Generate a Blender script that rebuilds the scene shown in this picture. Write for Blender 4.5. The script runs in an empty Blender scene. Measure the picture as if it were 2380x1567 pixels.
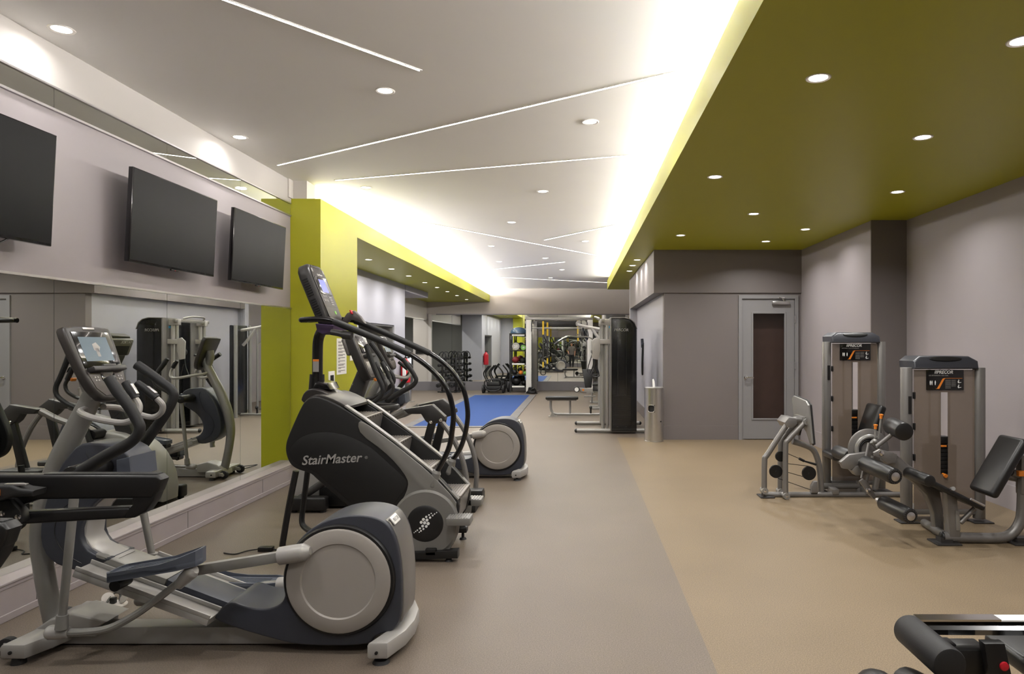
import bpy, bmesh, math, random
from mathutils import Vector, Matrix
random.seed(7)
SC = bpy.context.scene
COL = SC.collection
# ------------------------------------------------------------------ camera
F, CX, CY, H = 1600.0, 1342.0, 801.0, 1.62          # focal length / principal point in 2380x1567 pixels, eye height
cam = bpy.data.cameras.new('camera')
cam.sensor_fit = 'HORIZONTAL'
cam.sensor_width = 36.0
cam.lens = 36.0 * F / 2380.0
cam.shift_x = (1190.0 - CX) / 2380.0
cam.shift_y = (CY - 783.5) / 2380.0
cam.clip_start = 0.05
camo = bpy.data.objects.new('camera', cam)
camo.location = (0, 0, H)
camo.rotation_euler = (math.pi / 2, 0, 0)
COL.objects.link(camo)
SC.camera = camo
# ------------------------------------------------------------------ world, exposure
w = bpy.data.worlds.new('world'); SC.world = w
w.use_nodes = True
w.node_tree.nodes['Background'].inputs[0].default_value = (0.9, 0.95, 1, 1)
w.node_tree.nodes['Background'].inputs[1].default_value = 0.3
SC.view_settings.view_transform = 'Standard'
SC.view_settings.look = 'None'
SC.view_settings.gamma = 1.0
SC.view_settings.use_curve_mapping = False
SC.view_settings.exposure = 1.27
SC.cycles.use_denoising = True
SC.cycles.sample_clamp_indirect = 10.0
SC.cycles.diffuse_bounces = 6
SC.cycles.glossy_bounces = 6
SC.cycles.max_bounces = 10
P_DOWN, P_SOFF, P_ALC = 10.0, 9.5, 9.5 # watts of the downlights (white ceiling / green soffit / alcove soffit)
E_LINE, E_COVE, E_LENS = 11.0, 54.0, 9.0

# ------------------------------------------------------------------ helpers
def W(px, py, Y):
    return Vector(((px - CX) / F * Y, Y, H + (CY - py) / F * Y))
def XZ(pts, Y):
    return [((p[0] - CX) / F * Y, H + (CY - p[1]) / F * Y) for p in pts]
def lin(c):
    return tuple(((v / 255.0) / 12.92 if v / 255.0 <= 0.04045 else ((v / 255.0 + 0.055) / 1.055) ** 2.4) for v in c)
MATS = {}
def mat(name, rgb, rough=0.5, metal=0.0, var=0.0, scale=30.0, bump=0.0, bscale=200.0, emit=None, estr=0.0, coat=0.0, trans=0.0, alpha=1.0, spec=0.5):
    m = bpy.data.materials.new(name); m.use_nodes = True
    nt = m.node_tree; b = nt.nodes['Principled BSDF']
    c = lin(rgb)
    b.inputs['Base Color'].default_value = (*c, 1)
    b.inputs['Roughness'].default_value = rough
    b.inputs['Metallic'].default_value = metal
    b.inputs['Specular IOR Level'].default_value = spec
    b.inputs['Coat Weight'].default_value = coat
    b.inputs['Transmission Weight'].default_value = trans
    b.inputs['Alpha'].default_value = alpha
    if emit:
        b.inputs['Emission Color'].default_value = (*lin(emit), 1)
        b.inputs['Emission Strength'].default_value = estr
    if var or bump:
        tc = nt.nodes.new('ShaderNodeTexCoord')
    if var:
        n = nt.nodes.new('ShaderNodeTexNoise'); n.inputs['Scale'].default_value = scale; n.inputs['Detail'].default_value = 4
        nt.links.new(tc.outputs['Object'], n.inputs['Vector'])
        r = nt.nodes.new('ShaderNodeMix'); r.data_type = 'RGBA'
        r.inputs['A'].default_value = (*[max(0, v * (1 - var)) for v in c], 1)
        r.inputs['B'].default_value = (*[min(1, v * (1 + var)) for v in c], 1)
        nt.links.new(n.outputs['Fac'], r.inputs['Factor'])
        nt.links.new(r.outputs['Result'], b.inputs['Base Color'])
    if bump:
        n2 = nt.nodes.new('ShaderNodeTexNoise'); n2.inputs['Scale'].default_value = bscale; n2.inputs['Detail'].default_value = 3
        nt.links.new(tc.outputs['Object'], n2.inputs['Vector'])
        bp = nt.nodes.new('ShaderNodeBump'); bp.inputs['Strength'].default_value = bump; bp.inputs['Distance'].default_value = 0.002
        nt.links.new(n2.outputs['Fac'], bp.inputs['Height'])
        nt.links.new(bp.outputs['Normal'], b.inputs['Normal'])
    MATS[name] = m
    return m
def floor_mat(name, a, b_, c_):
    """speckled rubber flooring"""
    m = mat(name, a, 0.45, spec=0.35)
    nt = m.node_tree; b = nt.nodes['Principled BSDF']
    tc = nt.nodes.new('ShaderNodeTexCoord')
    n = nt.nodes.new('ShaderNodeTexNoise'); n.inputs['Scale'].default_value = 150; n.inputs['Detail'].default_value = 5; n.inputs['Roughness'].default_value = 0.75
    big = nt.nodes.new('ShaderNodeTexNoise'); big.inputs['Scale'].default_value = 1.3; big.inputs['Detail'].default_value = 4
    nt.links.new(tc.outputs['Object'], n.inputs['Vector']); nt.links.new(tc.outputs['Object'], big.inputs['Vector'])
    cr = nt.nodes.new('ShaderNodeValToRGB')
    cr.color_ramp.elements[0].position = 0.36; cr.color_ramp.elements[0].color = (*lin(b_), 1)
    cr.color_ramp.elements[1].position = 0.66; cr.color_ramp.elements[1].color = (*lin(c_), 1)
    e = cr.color_ramp.elements.new(0.5); e.color = (*lin(a), 1)
    nt.links.new(n.outputs['Fac'], cr.inputs['Fac'])
    mx = nt.nodes.new('ShaderNodeMix'); mx.data_type = 'RGBA'; mx.blend_type = 'MULTIPLY'
    mr = nt.nodes.new('ShaderNodeMapRange'); mr.inputs['From Min'].default_value = 0.3; mr.inputs['From Max'].default_value = 0.7
    mr.inputs['To Min'].default_value = 0.93; mr.inputs['To Max'].default_value = 1.04
    nt.links.new(big.outputs['Fac'], mr.inputs['Value'])
    mx.inputs['Factor'].default_value = 1.0
    nt.links.new(cr.outputs['Color'], mx.inputs['A']); nt.links.new(mr.outputs['Result'], mx.inputs['B'])
    nt.links.new(mx.outputs['Result'], b.inputs['Base Color'])
    bp = nt.nodes.new('ShaderNodeBump'); bp.inputs['Strength'].default_value = 0.15; bp.inputs['Distance'].default_value = 0.002
    nt.links.new(n.outputs['Fac'], bp.inputs['Height']); nt.links.new(bp.outputs['Normal'], b.inputs['Normal'])
    return m
def emis(name, rgb, s):
    m = bpy.data.materials.new(name); m.use_nodes = True
    nt = m.node_tree; nt.nodes.clear()
    o = nt.nodes.new('ShaderNodeOutputMaterial'); e = nt.nodes.new('ShaderNodeEmission')
    e.inputs[0].default_value = (*lin(rgb), 1); e.inputs[1].default_value = s
    nt.links.new(e.outputs[0], o.inputs[0]); MATS[name] = m
    return m

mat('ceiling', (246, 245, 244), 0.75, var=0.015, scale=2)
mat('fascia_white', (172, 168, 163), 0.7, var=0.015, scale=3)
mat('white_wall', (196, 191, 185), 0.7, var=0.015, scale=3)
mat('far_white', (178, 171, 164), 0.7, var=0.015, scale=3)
mat('violet_grey', (150, 143, 145), 0.55, var=0.02, scale=4, bump=0.05, bscale=300)
mat('alcove_grey', (162, 161, 168), 0.45, var=0.02, scale=4)
mat('taupe_grey', (112, 105, 103), 0.5, var=0.02, scale=4)
mat('base_grey', (124, 121, 124), 0.5, var=0.03, scale=6)
mat('base_left', (160, 151, 151), 0.45, var=0.03, scale=6)
mat('green', (168, 168, 28), 0.42, var=0.02, scale=3)
mat('cream', (190, 184, 176), 0.6, var=0.02, scale=3)
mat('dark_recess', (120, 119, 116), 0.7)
floor_mat('floor_grey', (106, 95, 84), (84, 75, 65), (130, 118, 105))
floor_mat('floor_tan', (120, 104, 82), (96, 82, 64), (144, 127, 102))
mat('door_paint', (132, 130, 131), 0.45, var=0.015, scale=5)
mat('mirror', (226, 229, 224), 0.0, 1.0)
mat('mirror_edge', (70, 74, 74), 0.3, 0.4)
mat('alu', (190, 188, 188), 0.3, 0.9)
mat('steel', (196, 194, 190), 0.28, 0.95, var=0.06, scale=12)
mat('chrome', (225, 225, 225), 0.08, 1.0)
mat('silver', (140, 138, 134), 0.36, 0.4, var=0.02, scale=8)
mat('silver_light', (158, 155, 151), 0.4, 0.2, var=0.02, scale=8)
mat('silver_mid', (124, 121, 118), 0.36, 0.45, var=0.02, scale=8)
mat('disc_grey', (150, 144, 138), 0.45, 0.1, var=0.02, scale=6)
mat('navy', (50, 52, 60), 0.42, 0.05, var=0.04, scale=8)
mat('hood_black', (50, 51, 57), 0.38, 0.1)
mat('navy_soft', (76, 80, 90), 0.45, 0.0, var=0.04, scale=8)
mat('black', (17, 16, 16), 0.42, var=0.1, scale=20)
mat('black_gloss', (15, 14, 15), 0.2, coat=0.3)
mat('black_matte', (22, 21, 21), 0.6, var=0.1, scale=20)
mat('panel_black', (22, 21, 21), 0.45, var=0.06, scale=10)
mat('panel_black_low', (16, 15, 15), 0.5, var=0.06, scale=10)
mat('rubber', (24, 23, 24), 0.6, var=0.1, scale=40, bump=0.2, bscale=300)
mat('grip_bump', (26, 26, 27), 0.45, bump=1.0, bscale=160)
mat('vinyl', (21, 20, 20), 0.36, var=0.08, scale=30, bump=0.1, bscale=250)
mat('charcoal', (52, 50, 49), 0.4, 0.1, var=0.05, scale=12)
mat('hood', (46, 42, 39), 0.36, 0.1, var=0.03, scale=10)
mat('trim_grey', (118, 116, 112), 0.42, 0.2, var=0.03, scale=10)
mat('tread', (134, 128, 122), 0.45, 0.5, var=0.08, scale=25)
mat('console_dark', (50, 46, 44), 0.4, var=0.04, scale=10)
mat('console_face', (82, 76, 73), 0.45, var=0.03, scale=10)
mat('screen_black', (14, 14, 15), 0.12, coat=0.4)
mat('tv_screen', (4, 4, 5), 0.38, spec=0.09)
mat('orange', (226, 130, 40), 0.45)
mat('red', (186, 24, 40), 0.4)
mat('red_dark', (130, 40, 42), 0.5)
mat('white', (232, 230, 226), 0.5)
mat('paper', (236, 234, 230), 0.7)
mat('ink', (70, 70, 74), 0.8)
mat('letter', (150, 147, 144), 0.5)
mat('letter_white', (226, 226, 224), 0.5)
mat('letter_dark', (40, 40, 42), 0.5)
mat('smoke', (126, 112, 100), 0.25, alpha=0.7, var=0.02, scale=3)
mat('black_shroud', (16, 17, 18), 0.2, alpha=0.88, coat=0.3)
mat('blue_turf', (20, 58, 116), 0.9, var=0.18, scale=180, bump=0.6, bscale=260)
mat('border', (98, 95, 93), 0.7, var=0.08, scale=20)
mat('yellow', (214, 178, 30), 0.6)
mat('dark_wood', (88, 62, 52), 0.5, var=0.25, scale=9)
mat('glass', (40, 38, 36), 0.02, alpha=0.2, spec=0.6)
mat('clear', (230, 230, 230), 0.05, alpha=0.45)
mat('bosu', (70, 96, 122), 0.18, coat=0.3)
mat('ball_grey', (176, 174, 166), 0.6)
mat('ball_green', (128, 190, 84), 0.6)
mat('purple', (64, 48, 78), 0.4)
mat('cyan', (60, 150, 190), 0.5)
mat('skin', (176, 128, 104), 0.6)
mat('shirt', (96, 90, 86), 0.85)
mat('trousers', (26, 26, 28), 0.85)
mat('hair', (58, 46, 40), 0.8)
mat('lamp_trim', (214, 210, 204), 0.4)
emis('led_line', (255, 244, 234), E_LINE)
emis('cove_led', (255, 250, 246), E_COVE * 0.75)
emis('cove_led_right', (255, 250, 246), E_COVE * 0.78)
emis('lens', (255, 246, 236), E_LENS)
mat('screen_blue', (60, 64, 120), 0.3, emit=(110, 115, 190), estr=0.5)
mat('screen_teal', (60, 80, 92), 0.3, emit=(112, 126, 134), estr=0.14)
mat('screen_white', (180, 190, 200), 0.3, emit=(210, 216, 224), estr=0.55)

def chaikin(pts, n=2):
    for _ in range(n):
        q = []
        for i in range(len(pts)):
            a, b = pts[i], pts[(i + 1) % len(pts)]
            q += [tuple(a[k] * .75 + b[k] * .25 for k in range(len(a))), tuple(a[k] * .25 + b[k] * .75 for k in range(len(a)))]
        pts = q
    return pts

class B:
    def __init__(s): s.bm = bmesh.new()
    def _bev(s, edges, off, seg=2):
        if off > 0:
            bmesh.ops.bevel(s.bm, geom=list(edges), offset=off, offset_type='OFFSET', segments=seg, profile=0.5, affect='EDGES', clamp_overlap=True)
    def box(s, x0, x1, y0, y1, z0, z1, bev=0.0, seg=2, M=None):
        m = Matrix.Translation(((x0 + x1) / 2, (y0 + y1) / 2, (z0 + z1) / 2)) @ Matrix.Diagonal((abs(x1 - x0), abs(y1 - y0), abs(z1 - z0), 1))
        if M is not None: m = M @ m
        r = bmesh.ops.create_cube(s.bm, size=1, matrix=m)
        if bev: s._bev({e for v in r['verts'] for e in v.link_edges}, bev, seg)
        return s
    def ext(s, pts, vec, bev=0.0, seg=2):
        """polygon (3D points) extruded by vec"""
        vec = Vector(vec)
        a = [s.bm.verts.new(p) for p in pts]; b = [s.bm.verts.new(Vector(p) + vec) for p in pts]
        n = len(pts)
        f0 = s.bm.faces.new(a); f1 = s.bm.faces.new(b[::-1])
        fs = [f0, f1]
        for i in range(n):
            fs.append(s.bm.faces.new((a[(i + 1) % n], a[i], b[i], b[(i + 1) % n])))
        bmesh.ops.recalc_face_normals(s.bm, faces=fs)
        if bev: s._bev(set(f0.edges) | set(f1.edges), bev, seg)
        return s
    def prism(s, xz, y0, y1, bev=0.0, seg=2):
        return s.ext([Vector((p[0], y0, p[1])) for p in xz], (0, y1 - y0, 0), bev, seg)
    def cyl(s, p0, p1, r0, r1=None, seg=16, bev=0.0):
        p0 = Vector(p0); p1 = Vector(p1); d = p1 - p0
        r1 = r0 if r1 is None else r1
        q = d.to_track_quat('Z', 'Y').to_matrix().to_4x4()
        m = Matrix.Translation((p0 + p1) / 2) @ q
        r = bmesh.ops.create_cone(s.bm, cap_ends=True, cap_tris=False, segments=seg, radius1=r0, radius2=r1, depth=d.length, matrix=m)
        if bev:
            es = {e for v in r['verts'] for f in v.link_faces if len(f.verts) > 4 or seg == 4 for e in f.edges}
            s._bev(es, bev, 2)
        return s
    def ball(s, c, r, sc=(1, 1, 1), u=16, v=10, M=None):
        m = Matrix.Translation(c) @ (M if M is not None else Matrix()) @ Matrix.Diagonal((sc[0], sc[1], sc[2], 1))
        bmesh.ops.create_uvsphere(s.bm, u_segments=u, v_segments=v, radius=r, matrix=m)
        return s
    def tube(s, pts, r, seg=10, sub=5, closed=False, flat=None):
        """swept tube; r number or list per control point; flat=(a,b): cross-section scale along (up-ish, side-ish)"""
        P = [Vector(p) for p in pts]; n = len(P)
        R = list(r) if isinstance(r, (list, tuple)) else [r] * n
        Q, RR = [], []
        if sub > 1 and n > 2:
            idx = range(n if closed else n - 1)
            for i in idx:
                g = (lambda k: P[k % n]) if closed else (lambda k: P[min(max(k, 0), n - 1)])
                p0, p1, p2, p3 = g(i - 1), g(i), g(i + 1), g(i + 2)
                for k in range(sub):
                    t = k / sub
                    Q.append(0.5 * ((2 * p1) + (p2 - p0) * t + (2 * p0 - 5 * p1 + 4 * p2 - p3) * t * t + (3 * p1 - p0 - 3 * p2 + p3) * t ** 3))
                    RR.append(R[i] * (1 - t) + R[(i + 1) % n] * t)
            if not closed: Q.append(P[-1]); RR.append(R[-1])
        else:
            Q, RR = P, R
        m = len(Q); rings = []
        up = None
        for i in range(m):
            if closed: T = (Q[(i + 1) % m] - Q[i - 1]).normalized()
            else: T = (Q[min(i + 1, m - 1)] - Q[max(i - 1, 0)]).normalized()
            if up is None:
                up = Vector((0, 0, 1)) if abs(T.z) < 0.9 else Vector((1, 0, 0))
                if flat: up = Vector((0, 1, 0)) if abs(T.y) < 0.9 else Vector((0, 0, 1))
            up = (up - T * up.dot(T)).normalized()
            sd = T.cross(up)
            fa, fb = flat if flat else (1, 1)
            rings.append([s.bm.verts.new(Q[i] + RR[i] * (fa * math.cos(2 * math.pi * k / seg) * up + fb * math.sin(2 * math.pi * k / seg) * sd)) for k in range(seg)])
        fs = []
        for i in range(m if closed else m - 1):
            a, b = rings[i], rings[(i + 1) % m]
            for k in range(seg):
                fs.append(s.bm.faces.new((a[k], a[(k + 1) % seg], b[(k + 1) % seg], b[k])))
        if not closed:
            fs.append(s.bm.faces.new(rings[0][::-1])); fs.append(s.bm.faces.new(rings[-1]))
        bmesh.ops.recalc_face_normals(s.bm, faces=fs)
        return s
    def lathe(s, prof, c, axis=(0, 0, 1), seg=32):
        """prof: list of (r, h) along axis from c"""
        q = Vector(axis).to_track_quat('Z', 'Y').to_matrix().to_4x4()
        M = Matrix.Translation(c) @ q
        rings = []
        for r, h in prof:
            if r < 1e-5: rings.append([s.bm.verts.new(M @ Vector((0, 0, h)))])
            else: rings.append([s.bm.verts.new(M @ Vector((r * math.cos(2 * math.pi * k / seg), r * math.sin(2 * math.pi * k / seg), h))) for k in range(seg)])
        fs = []
        for a, b in zip(rings, rings[1:]):
            for k in range(seg):
                k2 = (k + 1) % seg
                if len(a) == 1 and len(b) == 1: continue
                if len(a) == 1: fs.append(s.bm.faces.new((a[0], b[k2], b[k])))
                elif len(b) == 1: fs.append(s.bm.faces.new((a[k], a[k2], b[0])))
                else: fs.append(s.bm.faces.new((a[k], a[k2], b[k2], b[k])))
        if len(rings[0]) > 1: fs.append(s.bm.faces.new(rings[0][::-1]))
        if len(rings[-1]) > 1: fs.append(s.bm.faces.new(rings[-1]))
        bmesh.ops.recalc_face_normals(s.bm, faces=fs)
        return s
    def out(s, name, m, parent=None, flat=False, ang=0.6, sub=0, label=None):
        root = parent
        off = Vector((0, 0, 0))
        while root is not None:
            off += root.location; root = root.parent
        for v in s.bm.verts: v.co -= off
        me = bpy.data.meshes.new(name); s.bm.to_mesh(me); s.bm.free()
        me.materials.append(MATS[m])
        if not flat:
            me.shade_smooth(); me.set_sharp_from_angle(angle=ang)
        o = bpy.data.objects.new(name, me); COL.objects.link(o)
        if parent is not None: o.parent = parent
        if sub:
            md = o.modifiers.new('subsurf', 'SUBSURF'); md.levels = sub; md.render_levels = sub
        if label: o['label'] = label
        return o
def tag(o, label, cat, group=None):
    o['label'] = label; o['category'] = cat
    if group: o['group'] = group
    return o
def thing(name, label, cat, loc, group=None):
    o = bpy.data.objects.new(name, None); o.empty_display_size = 0.1
    COL.objects.link(o); o.location = Vector(loc)
    return tag(o, label, cat, group)
def solo(name, b, m, label, cat, group=None, loc=None, **k):
    """a thing of one mesh; origin moved to loc"""
    if loc is not None:
        for v in b.bm.verts: v.co -= Vector(loc)
    o = b.out(name, m, None, **k)
    if loc is not None: o.location = loc
    return tag(o, label, cat, group)
def struct(name, b, m, parent=None, **k):
    o = b.out(name, m, parent, **k)
    if parent is None: o['kind'] = 'structure'
    return o
def kids(o): return [c for c in o.children]
def copy_tree(o, parent=None, label=None, loc=None):
    c = o.copy(); COL.objects.link(c)
    if parent is not None: c.parent = parent
    if label: c['label'] = label
    if loc is not None: c.location = Vector(loc)
    for ch in kids(o): copy_tree(ch, c)
    return c
def text_mesh(name, s, size, m, parent, M, shear=0.0, depth=0.0015, align='LEFT', sx=1.0, bold=0.0):
    """lettering as thin mesh; M: local text plane (x right, y up, z normal) -> world"""
    cu = bpy.data.curves.new(name, 'FONT'); cu.body = s; cu.size = size; cu.extrude = depth; cu.shear = shear; cu.align_x = align; cu.offset = bold
    cu.resolution_u = 3
    to = bpy.data.objects.new('tmp_text', cu); COL.objects.link(to)
    dg = bpy.context.evaluated_depsgraph_get(); dg.update()
    me = bpy.data.meshes.new_from_object(to.evaluated_get(dg))
    bpy.data.objects.remove(to)
    bm = bmesh.new(); bm.from_mesh(me); bpy.data.meshes.remove(me)
    bmesh.ops.transform(bm, matrix=M @ Matrix.Diagonal((sx, 1, 1, 1)), verts=bm.verts)
    b = B(); b.bm.free(); b.bm = bm
    return b.out(name, m, parent, flat=True)
def plane_mat(o, x, y):
    """matrix whose local x,y are given world directions at origin o"""
    x = Vector(x).normalized(); y = Vector(y); y = (y - x * y.dot(x)).normalized(); z = x.cross(y)
    M = Matrix((x, y, z)).transposed().to_4x4(); M.translation = Vector(o)
    return M
ORD = ['first', 'second', 'third', 'fourth', 'fifth', 'sixth', 'seventh', 'eighth', 'ninth', 'tenth', 'eleventh', 'twelfth']

# ------------------------------------------------------------------ room shell
ZC, ZS, ZA = 3.60, 3.23, 3.126            # white ceiling, right green soffit, alcove soffit
YB, YF = -1.4, 24.4                      # back wall, far wall
XL = -3.455                              # left mirror plane
YP, XP, ZP = 8.30, -3.097, 3.379         # green pillar: front, side, top of beam
struct('floor', B().box(-7.0, 0.69, YB - .2, 26.0, -0.1, 0).box(0.69, 2.4, 12.0, 26.0, -0.1, 0), 'floor_grey', flat=True)
struct('floor_right', B().box(0.69, 4.5, YB - .2, 12.0, -0.1, 0), 'floor_tan', flat=True)
struct('ceiling', B().box(-3.75, 1.25, YB - .2, YF + .1, ZC, ZC + 0.1), 'ceiling', flat=True)
# left wall with its bands
struct('wall_left', B().box(XL - .2, XL - 0.006, YB, YP, 0, 3.322), 'violet_grey', flat=True)
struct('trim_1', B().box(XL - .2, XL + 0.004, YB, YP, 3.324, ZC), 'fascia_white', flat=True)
b = B().box(XL - 0.02, -3.338, YB, YP - .01, 0, 0.212).box(XL - 0.02, -3.33, YB, YP - .01, 0.212, 0.228, 0.004)
b.box(-3.345, -3.332, YB, YP - .01, 0, 0.045, 0.004).box(-3.345, -3.334, YB, YP - .01, 0.19, 0.212, 0.003)
bl = struct('baseboard_left', b, 'base_left', flat=True)
for yy in (4.25, 5.9, 7.3):
    B().box(-3.3385, -3.3372, yy - .003, yy + .003, 0.047, 0.189).out('joint', 'mirror_edge', bl, flat=True)
struct('trim_2', B().box(XL - .004, XL + 0.012, YB, YP - .01, 2.048, 2.064).box(XL - .004, XL + 0.012, YB, YP - .01, 3.163, 3.178), 'alu', flat=True)
struct('trim_3', B().box(XL - .004, XL + 0.012, YB, YP - .01, 3.312, 3.324), 'alu', flat=True)
seams = [YB + .02, -0.48, 0.78, 2.03, 3.285, 4.545, 5.795, 7.056, YP - .015]
for k in range(len(seams) - 1):
    if seams[k + 1] < 1: continue
    nm = ['beside the black treadmill', 'left of the treadmill console', 'behind the nearest elliptical console', 'behind the nearest elliptical handlebars', 'behind the climber front legs', 'next to the green pillar'][min(k - 2, 5)]
    for (z0, z1, t) in ((0.228, 2.048, 'tall lower wall mirror panel'), (3.178, 3.312, 'narrow upper mirror strip')):
        o = B().box(XL - 0.006, XL, seams[k] + .002, seams[k + 1] - .002, z0 + .001, z1 - .001)
        solo('wall_mirror', o, 'mirror', t + (' ' if z0 < 1 else ' above the screens, over the mirror ') + nm, 'mirror', 'left wall mirrors', flat=True)
b = B()
for s_ in seams[1:-1]:
    b.box(XL - 0.0061, XL - 0.002, s_ - .002, s_ + .002, 0.229, 2.047).box(XL - 0.0061, XL - 0.002, s_ - .002, s_ + .002, 3.179, 3.311)
struct('trim_4', b, 'mirror_edge', flat=True)
# back wall (behind the camera, seen in the far mirror)
struct('wall_back', B().box(XL - .2, 4.5, YB - .2, YB, 0, ZC), 'taupe_grey', flat=True)
struct('baseboard_back', B().box(XL, 4.26, YB, YB + .03, 0, 0.25), 'base_grey', flat=True)
for k in range(4):
    solo('wall_mirror', B().box(-3.2 + 1.22 * k, -1.985 + 1.22 * k, YB, YB + .006, 0.26, 2.15), 'mirror', 'rear wall mirror panel behind the photographer, ' + ORD[k] + ' from the treadmill side', 'mirror', 'rear wall mirrors', flat=True)
# green pillar + beam + alcove
struct('wall_pillar', B().box(XL - .2, XP, YP, 9.68, 0, ZP), 'green', flat=True)
struct('baseboard_pillar', B().box(XL - .2, XP + 0.012, YP - .01, 9.685, 0, 0.10), 'base_grey', flat=True)
struct('wall_beam', B().box(XP - .075, XP, 9.68, YF, ZA, ZP), 'green', flat=True)
struct('ceiling_alcove', B().box(-6.9, XP - .075, 8.7, YF + 2, ZA, ZA + .06), 'green', flat=True)
struct('wall_cove', B().box(-3.75, -3.65, YP, YF, 3.19, ZC).box(-3.75, XL + .02, YP - .1, YP + .2, 3.38, ZC).box(XL + .02, -3.27, YP + .02, YP + .28, ZP + .001, ZC), 'white_wall', flat=True)
XA = -4.36
struct('wall_alcove', B().box(XA - .9, XA, 9.3, 13.7, 0, ZA).box(XA - .9, XA, 16.4, 17.4, 0, ZA).box(XA - .9, XA, 13.7, 16.4, 2.08, ZA), 'alcove_grey', flat=True)
struct('wall_alcove_return', B().box(XA, XL - .1, 9.3, 9.5, 0, ZA), 'alcove_grey', flat=True)
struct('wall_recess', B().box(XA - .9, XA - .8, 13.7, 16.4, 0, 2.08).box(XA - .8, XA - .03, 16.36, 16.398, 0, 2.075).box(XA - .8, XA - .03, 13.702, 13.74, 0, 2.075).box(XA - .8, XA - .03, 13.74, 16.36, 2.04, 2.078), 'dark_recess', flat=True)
struct('wall_header', B().box(-5.25, XA + .02, 17.4, 20.0, 2.97, ZA), 'alcove_grey', flat=True)
struct('wall_lintel', B().box(-5.45, -5.32, 17.4, YF, 2.51, ZA), 'white_wall', flat=True)
struct('trim_5', B().box(-5.46, -5.31, 17.4, YF, 2.48, 2.51), 'alu', flat=True)
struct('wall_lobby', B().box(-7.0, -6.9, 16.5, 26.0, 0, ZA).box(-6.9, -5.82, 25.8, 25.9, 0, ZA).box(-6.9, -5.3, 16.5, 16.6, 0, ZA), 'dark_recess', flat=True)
struct('baseboard_alcove', B().box(XA - .001, XA + .012, 9.5, 13.7, 0, .28).box(XA - .001, XA + .012, 16.4, 17.412, 0, .28), 'alcove_grey', flat=True)
# far wall
struct('wall_far', B().box(-5.82, 2.3, YF, YF + .2, 0, ZC), 'cream', flat=True)
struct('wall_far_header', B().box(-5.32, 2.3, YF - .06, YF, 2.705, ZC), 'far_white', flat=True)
struct('trim_6', B().box(-5.0, 2.2, YF - .055, YF, 2.67, 2.705), 'base_grey', flat=True)
struct('trim_7', B().box(-5.27, -5.16, YF - .07, YF, 0.31, 2.69), 'white_wall', flat=True)
struct('baseboard_far', B().box(-5.83, 2.3, YF - .1, YF, 0, .31), 'base_grey', flat=True)
fs = [-5.16, -4.45, -3.2, -1.95, -0.70, 0.55, 1.8]
fn = ['behind the dumbbell stands', 'right behind the dumbbell stands', 'behind the wheeled sleds', 'behind the ball storage rack', 'behind the hanging yellow straps', 'behind the black cable machine']
for k in range(len(fs) - 1):
    solo('wall_mirror', B().box(fs[k] + .002, fs[k + 1] - .002, YF - .006, YF, 0.312, 2.669), 'mirror', 'tall far wall mirror panel ' + fn[k], 'mirror', 'far wall mirrors', flat=True)
b = B()
for s_ in fs[1:-1]: b.box(s_ - .004, s_ + .004, YF - .0062, YF - .001, .313, 2.668)
struct('trim_8', b, 'mirror_edge', flat=True)
# right side: green soffit, fascia, door wall, right walls
XS = 0.87
struct('ceiling_soffit', B().box(XS + .06, 4.5, YB - .2, 20.1, ZS, ZS + .06), 'green', flat=True)
struct('wall_fascia', B().box(XS, XS + .06, YB - .2, 20.1, ZS, 3.48).box(XS + .06, 4.5, 20.04, 20.1, ZS + .06, ZC), 'green', flat=True)
struct('wall_cove_right', B().box(1.2, 1.25, YB - .2, 20.04, ZS + .06, ZC), 'white_wall', flat=True)
YD = 11.73
struct('wall_bulkhead', B().box(1.30, 3.81, YD - .03, YD + .3, 2.5, ZS).box(1.30, 1.6, YD + .3, 17.0, 2.5, ZS), 'taupe_grey', flat=True)
struct('wall_door', B().box(1.474, 2.74, YD, YD + .15, 0, 2.5).box(3.76, 3.81, YD, YD + .15, 0, 2.5).box(2.74, 3.76, YD, YD + .15, 2.46, 2.5), 'taupe_grey', flat=True)
struct('wall_corridor', B().box(1.474, 1.6, YD + .15, 17.0, 0, 2.5).box(1.30, 1.6, 17.0, 17.2, 0, ZS), 'alcove_grey', flat=True)
struct('baseboard_door_wall', B().box(1.462, 2.74, YD - .012, YD, 0, .235).box(1.462, 1.475, YD, 17.0, 0, .235), 'taupe_grey', flat=True)
struct('wall_right_far', B().box(3.81, 4.5, 8.93, YD + .2, 0, ZS), 'violet_grey', flat=True)
struct('wall_right', B().box(4.26, 4.5, YB, 8.93, 0, ZS), 'violet_grey', flat=True)
struct('wall_right_return', B().box(3.80, 4.26, 8.905, 8.93, 0, ZS), 'taupe_grey', flat=True)
struct('baseboard_right', B().box(4.248, 4.26, YB, 8.9, 0, .24).box(3.798, 3.81, 8.9, YD, 0, .24).box(3.798, 4.26, 8.893, 8.905, 0, .24), 'violet_grey', flat=True)
struct('wall_right_end', B().box(2.2, 2.3, 17.2, YF, 0, ZC).box(1.6, 2.3, 17.0, 17.2, 0, ZS), 'violet_grey', flat=True)
struct('ceiling_rear_right', B().box(1.25, 2.3, 20.1, YF + .1, ZC, ZC + .1), 'ceiling', flat=True)

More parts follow.
